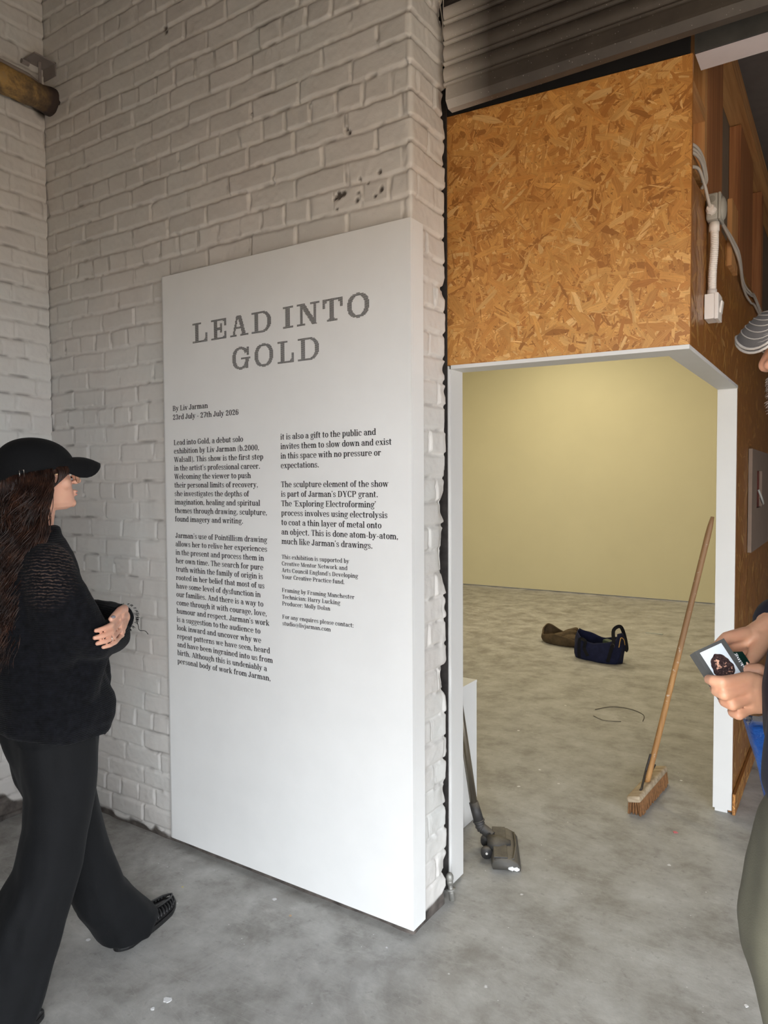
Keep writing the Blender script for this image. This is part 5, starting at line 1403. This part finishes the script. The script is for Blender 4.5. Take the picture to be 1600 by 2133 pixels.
def cap_build(owner, Mc, mats, bill, crown_h, lines=False, k=1.0):
    """baseball cap in head frame Mc: crown, peak, strap"""
    T = lambda x, y, z: Mc @ Vector((x * k, y * k, z * k))
    band = lambda y: .013 + y * 0.20
    rings = []
    for q in np.sin(np.linspace(0, PI / 2, 26)):
        sh = max(0.0, 1 - q ** 2.6) ** .5
        r = []
        for i in range(48):
            a = 2 * PI * i / 48; c, s = math.cos(a), math.sin(a)
            y = (.099 if c > 0 else .119) * c * sh - .026 * q; x = .083 * s * sh
            z0 = band(.1 * c)
            r.append(T(x, y, z0 + (crown_h - z0) * q * (1 + 0.03 * math.sin(3 * a) * (1 - q))))
        rings.append(r)
    inner = [[T(.079 * math.sin(2 * PI * i / 48), (.095 if math.cos(2 * PI * i / 48) > 0 else .115) * math.cos(2 * PI * i / 48), band(.1 * math.cos(2 * PI * i / 48)) + .003) for i in range(48)]]
    bm = B(); loft(bm, rings, cap=True); bmesh.ops.recalc_face_normals(bm, faces=bm.faces)
    cap = obj('cap', bm, mats[0], owner, True)
    bm = B(); rings = []
    nS, nT = 25, 9
    def BP(s, t_, dz):
        a = s * 1.12
        x0, y0 = .083 * math.sin(a), .099 * math.cos(a)
        fw = bill * max(0.0, 1 - abs(s) ** 5) ** .6
        x = x0 * (1 + .02 * t_) ; y = y0 + fw * t_
        z = band(y0) + .016 - .056 * (abs(s) ** 1.8) * t_ * (fw / bill) + .002 * t_ - .026 * t_ * t_
        return T(x, y, z + dz)
    for ti in range(nT):
        t_ = ti / (nT - 1); rings.append([BP(-1 + 2 * i / (nS - 1), t_, .0022) for i in range(nS)])
    low = [[BP(-1 + 2 * i / (nS - 1), ti / (nT - 1), -.0022) for i in range(nS)] for ti in range(nT)]
    def sheet(rows, flip):
        V_ = [[bm.verts.new(p) for p in r] for r in rows]
        for a, b in zip(V_, V_[1:]):
            for i in range(nS - 1):
                f = (a[i], a[i + 1], b[i + 1], b[i]); bm.faces.new(f[::-1] if flip else f)
        return V_
    U_ = sheet(rings, False); L_ = sheet(low, True)
    for i in range(nS - 1): bm.faces.new((U_[-1][i], U_[-1][i + 1], L_[-1][i + 1], L_[-1][i]))
    bmesh.ops.recalc_face_normals(bm, faces=bm.faces)
    pk = obj('peak', bm, mats[1], cap, True)
    if lines:
        bm = B()
        for t_ in (.12, .26, .40, .54, .68, .82, 1.0):
            for dz in (.0028, -.0028):
                tube(bm, [BP(-.97 + 1.94 * i / 40, t_, dz) for i in range(41)], .0009 if t_ < 1 else .0022, 5)
        obj('peak_stitching', bm, mats[2], cap, True, 'pale concentric stitching')
    bm = B()
    aa = np.linspace(math.radians(118), math.radians(242), 20)
    ra = []
    for a in aa:
        c, s = math.cos(a), math.sin(a); z0 = band(.1 * c)
        ra.append([T(.0845 * s, .1205 * c, z0 - .002), T(.0845 * s, .1205 * c, z0 + .015), T(.0825 * s, .1185 * c, z0 + .015), T(.0825 * s, .1185 * c, z0 - .002)])
    loft(bm, ra); bmesh.ops.recalc_face_normals(bm, faces=bm.faces)
    obj('back_strap', bm, mats[3], cap)
    bm = B(); a = math.radians(122); c, s = math.cos(a), math.sin(a); ctr = T(.0868 * s, .1236 * c, band(.1 * c) + .009)
    tx = (T(.0858 * math.cos(a), -.1222 * math.sin(a), 0) - T(0, 0, 0)).normalized(); tz = (T(0, 0, 1) - T(0, 0, 0)).normalized()
    tube(bm, [ctr + tx * dx + tz * dz for dx, dz in ((-.006, -.011), (.006, -.011), (.006, .011), (-.006, .011))], .0017, 6, True)
    obj('strap_buckle', bm, simple('buckle_metal', (176, 170, 164), 0.25, 0.03, metallic=0.9, bump=0), cap, True)
    return cap
BLK_C = cloth_mat('black_cotton_twill', (14, 15, 17), 0.85, 0.1, 20, 500)
Mcap = Mh @ Matrix.Rotation(math.radians(2), 4, 'X')
cap_build(woman, Mcap, [BLK_C, BLK_C, BLK_C, BLK_C], .074, .118)

# thin gold spectacles
GOLD = simple('thin_gold', (206, 176, 140), 0.25, 0.03, metallic=0.9, bump=0)
bm = B(); gl = None
tube(bm, [HT(.074, -.005, .002), HT(.073, .05, .0055), HT(.069, .088, .0075), HT(.060, .096, .0075)], .0014, 6)
tube(bm, [HT(-.074, -.005, .002), HT(-.073, .05, .0055), HT(-.069, .088, .0075), HT(-.060, .096, .0075)], .0014, 6)
tube(bm, spline([HT(-.010, .101, .006), HT(0, .106, .010), HT(.010, .101, .006)], 5), .0013, 6)
lens_pts = []
for s in (-1, 1):
    cc = [HT(s * .0355 + .0245 * math.cos(a), .0985 - .0015 * abs(math.cos(a)), -.004 + .0215 * math.sin(a)) for a in np.linspace(0, 2 * PI, 29)[:-1]]
    tube(bm, cc, .0011, 6, True); lens_pts.append(cc)
    tube(bm, [cc[3] if s > 0 else cc[11], HT(s * .060, .096, .0075)], .0013, 6)
    tube(bm, [cc[11] if s > 0 else cc[3], HT(s * .010, .101, .006)], .0013, 6)
gl = obj('spectacles', bm, GOLD, woman, True)
for cc in lens_pts:
    gm = bpy.data.materials.get('clear_lens')
    if gm is None:
        g_ = NT('clear_lens'); g_.base((1, 1, 1)); g_.set(Roughness=0.02, IOR=1.05); g_.b.inputs['Transmission Weight'].default_value = 1.0; g_.b.inputs['Alpha'].default_value = 0.25; gm = g_.m
    bm = B(); bm.faces.new([bm.verts.new(p) for p in cc]); obj('lens', bm, gm, gl)

# ------------------------------------------------------------------ man at the right edge, looking at a packet in his hands
mth = math.atan2(-.95, .31)                        # heading measured from +y
MG = Vector((-.95, .31, 0)).normalized(); MR = Vector((MG.y, -MG.x, 0)); MO = Vector((2.560, -.795, 0))
def X(r, f, z): return MO + MR * r + MG * f + Vector((0, 0, z))
man = empty('person', MO, 'man at the right edge in grey cap and olive trousers holding a small packet', 'person')
fw = Vector((-.94, .33, -.09)).normalized(); rt = Vector((-fw.y * -1, fw.x * -1, 0)); rt = Vector((fw.y, -fw.x, 0)).normalized(); up = rt.cross(fw)
Mm = Matrix((rt, fw, up)).transposed().to_4x4()
NOSE = at(1584, 762, 1.15)
Mm = Matrix.Translation(NOSE - fw * .121 - up * (-.019)) @ Mm
bm = B()
HM = head_shape(bm, Mm, 1.03, 1.22)
nb = Mm @ Vector((0, -.045, -.10))
chain(bm, [(Mm @ Vector((0, -.03, -.05)), .058), (nb, .060), (X(0, -.04, 1.63), .068)])
ball(bm, X(0, -.02, 1.45), (.11, .14, .13), 18); ball(bm, X(0, -.02, 1.15), (.10, .13, .16), 18); ball(bm, X(0, 0, 1.0), (.11, .14, .12), 18)
chain(bm, [(X(-.16, -.02, 1.57), .052), (X(-.235, .00, 1.36), .046), (X(-.25, .02, 1.20), .042), (at(1720, 1470, 1.06), .036), (at(1645, 1458, 1.12), .029)])
chain(bm, [(X(.16, -.02, 1.57), .052), (X(.24, .0, 1.37), .046), (X(.24, .03, 1.22), .042), (at(1660, 1290, 1.24), .034), (at(1612, 1302, 1.225), .029)])
chain(bm, [(X(-.10, 0, .98), .085), (X(-.11, .01, .52), .058), (X(-.11, -.03, .09), .040), (X(-.12, .05, .045), .036), (X(-.125, .13, .035), .030)])
chain(bm, [(X(.10, 0, .98), .085), (X(.11, .01, .52), .058), (X(.11, -.03, .09), .040), (X(.12, .05, .045), .036), (X(.125, .13, .035), .030)])
# left hand (near): back of the hand to the viewer, fingers curled round the packet
wr = at(1640, 1450, 1.125)
mcp = [at(1560, 1411, 1.105), at(1556, 1432, 1.098), at(1560, 1454, 1.100), at(1570, 1474, 1.108)]
pip = [at(1504, 1421, 1.088), at(1509, 1446, 1.086), at(1526, 1468, 1.090), at(1539, 1489, 1.098)]
dip = [at(1487, 1418, 1.096), at(1494, 1440, 1.100), at(1510, 1462, 1.104), at(1527, 1485, 1.110)]
tip = [at(1477, 1415, 1.110), at(1489, 1436, 1.116), at(1506, 1458, 1.120), at(1524, 1481, 1.124)]
for a, b, c, d, r in zip(mcp, pip, dip, tip, (.0092, .0092, .0087, .0077)):
    chain(bm, [(a, r * 1.10), (a.lerp(b, .5), r * .98), (b, r * 1.08), (c, r * .96), (d, r * .84)], 12)
    chain(bm, [(wr + (a - mcp[1]) * .55, .0185), (wr.lerp(a, .55), .0160), (wr.lerp(a, .9), r * 1.15)], 12)
chain(bm, [(at(1622, 1428, 1.135), .019), (at(1580, 1400, 1.138), .0140), (at(1555, 1398, 1.146), .0110), (at(1535, 1404, 1.152), .0095)], 12)
# right hand (far): thumb down toward the packet edge, fingers behind it
wq = at(1606, 1308, 1.222)
mcq = [at(1552, 1320, 1.205), at(1556, 1335, 1.215), at(1562, 1350, 1.222), at(1570, 1364, 1.226)]
piq = [at(1514, 1329, 1.195), at(1516, 1350, 1.205), at(1524, 1370, 1.212), at(1536, 1386, 1.214)]
tiq = [at(1495, 1345, 1.185), at(1499, 1368, 1.190), at(1508, 1388, 1.196), at(1522, 1402, 1.200)]
for a, b, d, r in zip(mcq, piq, tiq, (.0098, .0098, .0092, .0082)):
    chain(bm, [(a, r * 1.22), (b, r * 1.08), (b.lerp(d, .55), r * .98), (d, r * .84)], 12)
    chain(bm, [(wq + (a - mcq[1]) * .55, .0185), (wq.lerp(a, .55), .0160), (wq.lerp(a, .9), r * 1.15)], 12)
chain(bm, [(at(1594, 1328, 1.208), .0185), (at(1581, 1350, 1.190), .0145), (at(1569, 1370, 1.172), .0112), (at(1558, 1385, 1.158), .0098), (at(1553, 1391, 1.154), .0082)], 12)
chain(bm, [(at(1575, 1330, 1.205), .016), (at(1556, 1334, 1.205), .012)], 12)
chain(bm, [(q_, .0100) for q_ in mcp], 12)
chain(bm, [(q_.lerp(wr, .15), .0125) for q_ in mcp], 12)
chain(bm, [(q_, .0100) for q_ in mcq], 12)
obj('body', remesh(bm, 0.0028, 2, 0.5, 'mbody'), SKIN_M, man, True)
bm = B()
for (p, s) in ((at(1556, 1386.5, 1.1487), .0062),): ball(bm, p, (s * .55, s * .5, s), 10)
obj('thumb_nail', bm, simple('bare_nail', (226, 180, 158), 0.25, 0.02, bump=0), man, True)
# beard
bm = B()
TB = lambda x, y, z: Mm @ Vector((x, y, z))
for (x, y, z, r) in ((.066, .0, -.03, .011), (-.066, .0, -.03, .011), (.058, .038, -.062, .019), (-.058, .038, -.062, .019), (.040, .066, -.084, .023), (-.040, .066, -.084, .023), (.035, .055, -.11, .02), (-.035, .055, -.11, .02), (0, .080, -.10, .024), (.028, .072, -.092, .024), (-.028, .072, -.092, .024), (.050, .050, -.075, .022), (-.050, .050, -.075, .022), (.062, .02, -.055, .016), (-.062, .02, -.055, .016), (0, .072, -.122, .022), (.02, .062, -.125, .022), (-.02, .062, -.125, .022)): ball(bm, TB(x, y, z), r, 12)
for s in (-1, 1): chain(bm, [(TB(0, .098, -.044), .008), (TB(s * .025, .091, -.048), .0085), (TB(s * .034, .085, -.065), .009)])
bm2 = bm; bmesh.ops.recalc_face_normals(bm2, faces=bm2.faces)
bd = remesh(bm2, 0.005, 14, 0.5, 'beard')
bm = B(); bm.from_mesh(bd); rnd = random.Random(4)
vs = [v for v in bm.verts]; bm.normal_update()
pts = [(v.co.copy(), v.normal.copy()) for v in rnd.sample(vs, min(2600, len(vs)))]
for p, nrm in pts:
    d = (nrm * .6 - up * .7 + fw * .15).normalized(); L_ = rnd.uniform(.006, .012)
    tube(bm, [p, p + d * L_ * .6, p + d * L_ + Vector((rnd.uniform(-1, 1), rnd.uniform(-1, 1), rnd.uniform(-1, 0))) * .003], .0008, 4)
obj('beard', bm, hair_mat('greying_beard', (70, 56, 48), (112, 96, 86), (158, 146, 136)), man, True)
for s in (-1, 1):
    bm = B(); ball(bm, HM(s * .031, .0765, .007), .0115, 14); obj('eye', bm, simple('eye_pale', (206, 200, 194), 0.2, 0.02, bump=0), man, True)
GC = cloth_mat('grey_cap_cotton', (92, 88, 86), 0.85, 0.1, 20, 420)
cap_build(man, Mm @ Matrix.Rotation(math.radians(3), 4, 'X'), [GC, GC, cloth_mat('pale_thread', (168, 160, 152)), GC], .046, .122, True, 1.03)
bm = B(); ball(bm, HM(0, -.030, -.006), (.0745, .080, .060), 20, Mm.to_3x3().to_4x4()); obj('hair', remesh(bm, .006, 2), hair_mat('short_greying_hair', (58, 48, 42), (92, 80, 72), (132, 122, 114)), man, True)
# navy jacket
JKT = cloth_mat('navy_jacket_cloth', (34, 34, 44), 0.75, 0.15, 14, 380)
bm = B()
loft(bm, [ring3(X, 0, -.04, 1.685, .078, .074, .076), ring3(X, 0, -.035, 1.64, .12, .085, .09), ring3(X, 0, -.025, 1.58, .185, .112, .115), ring3(X, 0, -.015, 1.50, .20, .140, .13), ring3(X, 0, -.01, 1.40, .205, .160, .14, wob=.012), ring3(X, 0, -.01, 1.27, .210, .176, .15, wob=.012, ph=1), ring3(X, 0, -.01, 1.20, .210, .174, .155, wob=.012, ph=2), ring3(X, 0, -.01, 1.13, .205, .148, .15, wob=.012, ph=2.2), ring3(X, 0, -.01, 1.09, .20, .125, .15, wob=.012, ph=2.2)])
chain(bm, [(X(-.165, -.02, 1.555), .080), (X(-.24, .0, 1.36), .074), (X(-.255, .02, 1.20), .066), (at(1740, 1475, 1.05), .056)])
chain(bm, [(X(.165, -.02, 1.555), .080), (X(.245, .0, 1.37), .072), (X(.245, .03, 1.22), .064), (at(1668, 1289, 1.245), .052), (at(1626, 1296, 1.236), .045)])
jm = remesh(bm, 0.008, 5, 0.5, 'jkt')
obj('jacket', jm, JKT, man, True)
# olive trousers with a full, baggy front
OLT = cloth_mat('olive_drill', (92, 90, 76), 0.8, 0.15, 9, 420)
bm = B()
loft(bm, [ring3(X, 0, .0, 1.16, .165, .095, .11), ring3(X, 0, .0, 1.10, .185, .122, .14), ring3(X, 0, .0, 1.00, .195, .150, .15, wob=.01), ring3(X, 0, .0, .90, .20, .160, .15, wob=.012), ring3(X, 0, .0, .82, .195, .135, .14)])
for sg in (-1, 1):
    loft(bm, [ring3(X, sg * .100, .0, 1.135, .100, .128, .12), ring3(X, sg * .102, .0, 1.08, .102, .149, .13), ring3(X, sg * .104, .0, 1.0, .104, .166, .14), ring3(X, sg * .106, .0, .92, .106, .172, .14, wob=.005), ring3(X, sg * .108, .0, .87, .106, .166, .14, wob=.005), ring3(X, sg * .110, .0, .80, .104, .136, .13, wob=.008, ph=1), ring3(X, sg * .112, -.01, .70, .104, .112, .12, wob=.015, ph=1.2), ring3(X, sg * .112, -.01, .58, .105, .105, .12, wob=.02, ph=1.5), ring3(X, sg * .114, -.01, .40, .105, .115, .115, wob=.025, ph=2), ring3(X, sg * .116, -.015, .16, .108, .115, .12, wob=.03, ph=2.5), ring3(X, sg * .116, -.01, .04, .106, .110, .12, wob=.03, ph=3)])
tm = remesh(bm, 0.008, 5, 0.5, 'olt')
nv = len(tm.vertices); co = np.zeros(nv * 3, np.float32); tm.vertices.foreach_get('co', co); co = co.reshape(-1, 3)
no = np.array([v.normal[:] for v in tm.vertices])
dz = 0.006 * vnoise(co[:, 0] * 14 - co[:, 1] * 14, co[:, 2] * 5, 81) + 0.003 * vnoise(co[:, 0] * 30 + co[:, 1] * 26, co[:, 2] * 11, 82)
co = co + no * dz[:, None]; co[:, 2] = np.maximum(co[:, 2], 0.012)
tm.vertices.foreach_set('co', co.reshape(-1).astype(np.float32)); tm.update()
obj('trousers', tm, OLT, man, True)
def boot(c):
    bm = B(); h = X(c, -.10, 0); tq = X(c * 1.12, .19, 0); d = (tq - h).normalized(); s = Vector((d.y, -d.x, 0)); Ls = (tq - h).length
    rings = []
    for q in (0, .03, .12, .3, .5, .7, .86, .95, 1.0):
        w_ = .048 * (.62 + .38 * math.sin(PI * (.15 + .75 * q))) * (.7 if q in (0, 1.0) else 1); H = (.095 if q < .4 else .095 - (q - .4) * .075) * (.6 if q in (0, 1.0) else 1)
        rings.append([h + d * Ls * q + s * w_ * math.cos(a) + Vector((0, 0, max(.003, .012 + (H - .012) * math.sin(a) if math.sin(a) > 0 else .003))) for a in np.linspace(-.5, PI + .5, 16)])
    loft(bm, rings); bmesh.ops.recalc_face_normals(bm, faces=bm.faces)
    obj('boot', bm, simple('dark_boot', (40, 36, 34), 0.5, 0.1), man, True)
boot(-.115); boot(.115)

# ------------------------------------------------------------------ packet in his hands
t = empty('cigarette_packet', at(1510, 1380, 1.15), 'small dark packet with a warning picture, held in the hands at the right edge', 'packet')
pA, pB = at(1446.5, 1358, 1.150), at(1508, 1329.5, 1.163)
ex_ = (pB - pA); PWd = ex_.length; ex_.normalize()
dn = (at(1549, 1395, 1.140) - pB).normalized(); dn = (dn - ex_ * dn.dot(ex_)).normalized(); nz = ex_.cross(dn).normalized()
if nz.dot(CAM - pA) < 0: nz = -nz
PH = .088
def PK(u, v, h): return pA + ex_ * (PWd * u) + dn * (PH * v) + nz * h
PKM = simple('drab_card', (84, 84, 82), 0.45, 0.06, bump=0)
bm = B()
loft(bm, [[PK(0, 0, 0), PK(1, 0, 0), PK(1, 1, 0), PK(0, 1, 0)], [PK(0, 0, -.018), PK(1, 0, -.018), PK(1, 1, -.018), PK(0, 1, -.018)]]); bmesh.ops.recalc_face_normals(bm, faces=bm.faces)
obj('packet_body', bm, PKM, t)
bm = B(); bm.faces.new([bm.verts.new(PK(u, v, .0004)) for u, v in ((.12, .055), (.845, .055), (.845, .80), (.12, .80))])
obj('picture_panel', bm, simple('glossy_white_print', (226, 234, 240), 0.3, 0.02, bump=0), t)
# dark rounded specimen printed on the picture
def spec_mat():
    m = NT('specimen_print')
    n = m.noise(420, 4, 0.7); n2 = m.noise(130, 3, 0.6, dist=0.5)
    c = m.ramp(n, [(0.42, lin((40, 30, 32))), (0.62, lin((88, 66, 62))), (0.72, lin((196, 168, 154)))])
    c = m.mix(m.ramp(n2, [(0.60, 0.0), (0.66, 1.0)]), c, lin((232, 178, 150)))
    m.base(c); m.set(Roughness=0.35); return m.m
bm = B()
rnd = random.Random(2)
bm.faces.new([bm.verts.new(PK(.47 + .310 * math.cos(a) * (1 + .05 * math.sin(5 * a) + .03 * math.sin(13 * a)), .44 + .245 * math.sin(a) * (1 + .05 * math.sin(4 * a + 1) + .03 * math.sin(11 * a)), .0008)) for a in np.linspace(0, 2 * PI, 61)[:-1]])
obj('picture_print', bm, spec_mat(), t)
bm = text_mesh([('Smoking', 0, 0, 1.0, None)], lambda x, z: PK(1.045 - z * .11, .80 - x * .145, .0012))
bm2 = B(); loft(bm2, [[PK(1.0, .28, .0004), PK(1.30, .34, -.004), PK(1.30, .86, -.004), PK(1.0, .86, .0004)], [PK(1.0, .28, -.004), PK(1.30, .34, -.008), PK(1.30, .86, -.008), PK(1.0, .86, -.004)]]); bmesh.ops.recalc_face_normals(bm2, faces=bm2.faces)
obj('opened_flap', bm2, simple('dark_green_card', (16, 44, 36), 0.4, 0.1, bump=0), t)
obj('warning_lettering', bm, simple('white_print', (236, 236, 236), 0.5, 0.01, bump=0), t)

# ------------------------------------------------------------------ blue shopping bag hanging from his far shoulder
t = empty('blue_tote_bag', at(1640, 1560, 1.42), 'crinkled blue plastic tote bag hanging behind the man at the right edge', 'bag')
BLU = NT('blue_woven_plastic'); nn = BLU.noise(30, 4, 0.6); BLU.base(BLU.ramp(nn, [(0.3, lin((20, 62, 140))), (0.7, lin((44, 104, 190)))])); BLU.set(Roughness=0.35); BLU.bump(BLU.noise(46, 3, 0.6, dist=0.6), 0.7, 0.006); BLU = BLU.m
tl = at(1555, 1513, 1.42)
bxv = Vector((.96, .20, 0)).normalized(); byv = Vector((-.20, .96, 0)).normalized()
rings = []
for k, z in enumerate((0, -.05, -.11, -.17, -.23, -.27)):
    ins = .030 * k ** 1.1 * .62; L_ = .46 - ins * 1.4; D_ = .085 - .004 * k
    r = []
    for i in range(40):
        a = 2 * PI * i / 40; c, s = math.cos(a), math.sin(a); q = (abs(c) ** 3 + abs(s) ** 2.2) ** (-1 / 2.6)
        r.append(tl + bxv * (.23 + (L_ / 2) * c * q * (1 + .02 * math.sin(9 * a + k))) + byv * (.04 + D_ * s * q * (1 + .12 * math.sin(6 * a + 1.3 * k))) + Vector((0, 0, z + .006 * math.sin(7 * a) * (k < 1))))
    rings.append(r)
bm = B(); loft(bm, rings); bmesh.ops.recalc_face_normals(bm, faces=bm.faces)
obj('bag_body', bm, BLU, t, True)
bm = B()
for off in (-.035, .11):
    strap(bm, spline([tl + bxv * .10 + byv * off, X(.30, .07, 1.38) + byv * off * .2, X(.285, .02, 1.56), X(.225, -.02, 1.650), X(.175, -.06, 1.655), X(.24, -.11, 1.57), tl + bxv * .36 + byv * off], 6), .03, .002)
obj('carry_handle', bm, BLU, t)
bm = B()
e_ = lambda a, rx, rz: tl + bxv * (.125 + rx * math.cos(a)) + byv * (-.062) + Vector((0, 0, -.105 + rz * math.sin(a)))
tube(bm, [e_(a, .075, .052) for a in np.linspace(0, 2 * PI, 41)[:-1]], .003, 6, True)
obj('printed_ring', bm, simple('pale_blue_print', (150, 176, 190), 0.5, bump=0), t, True)
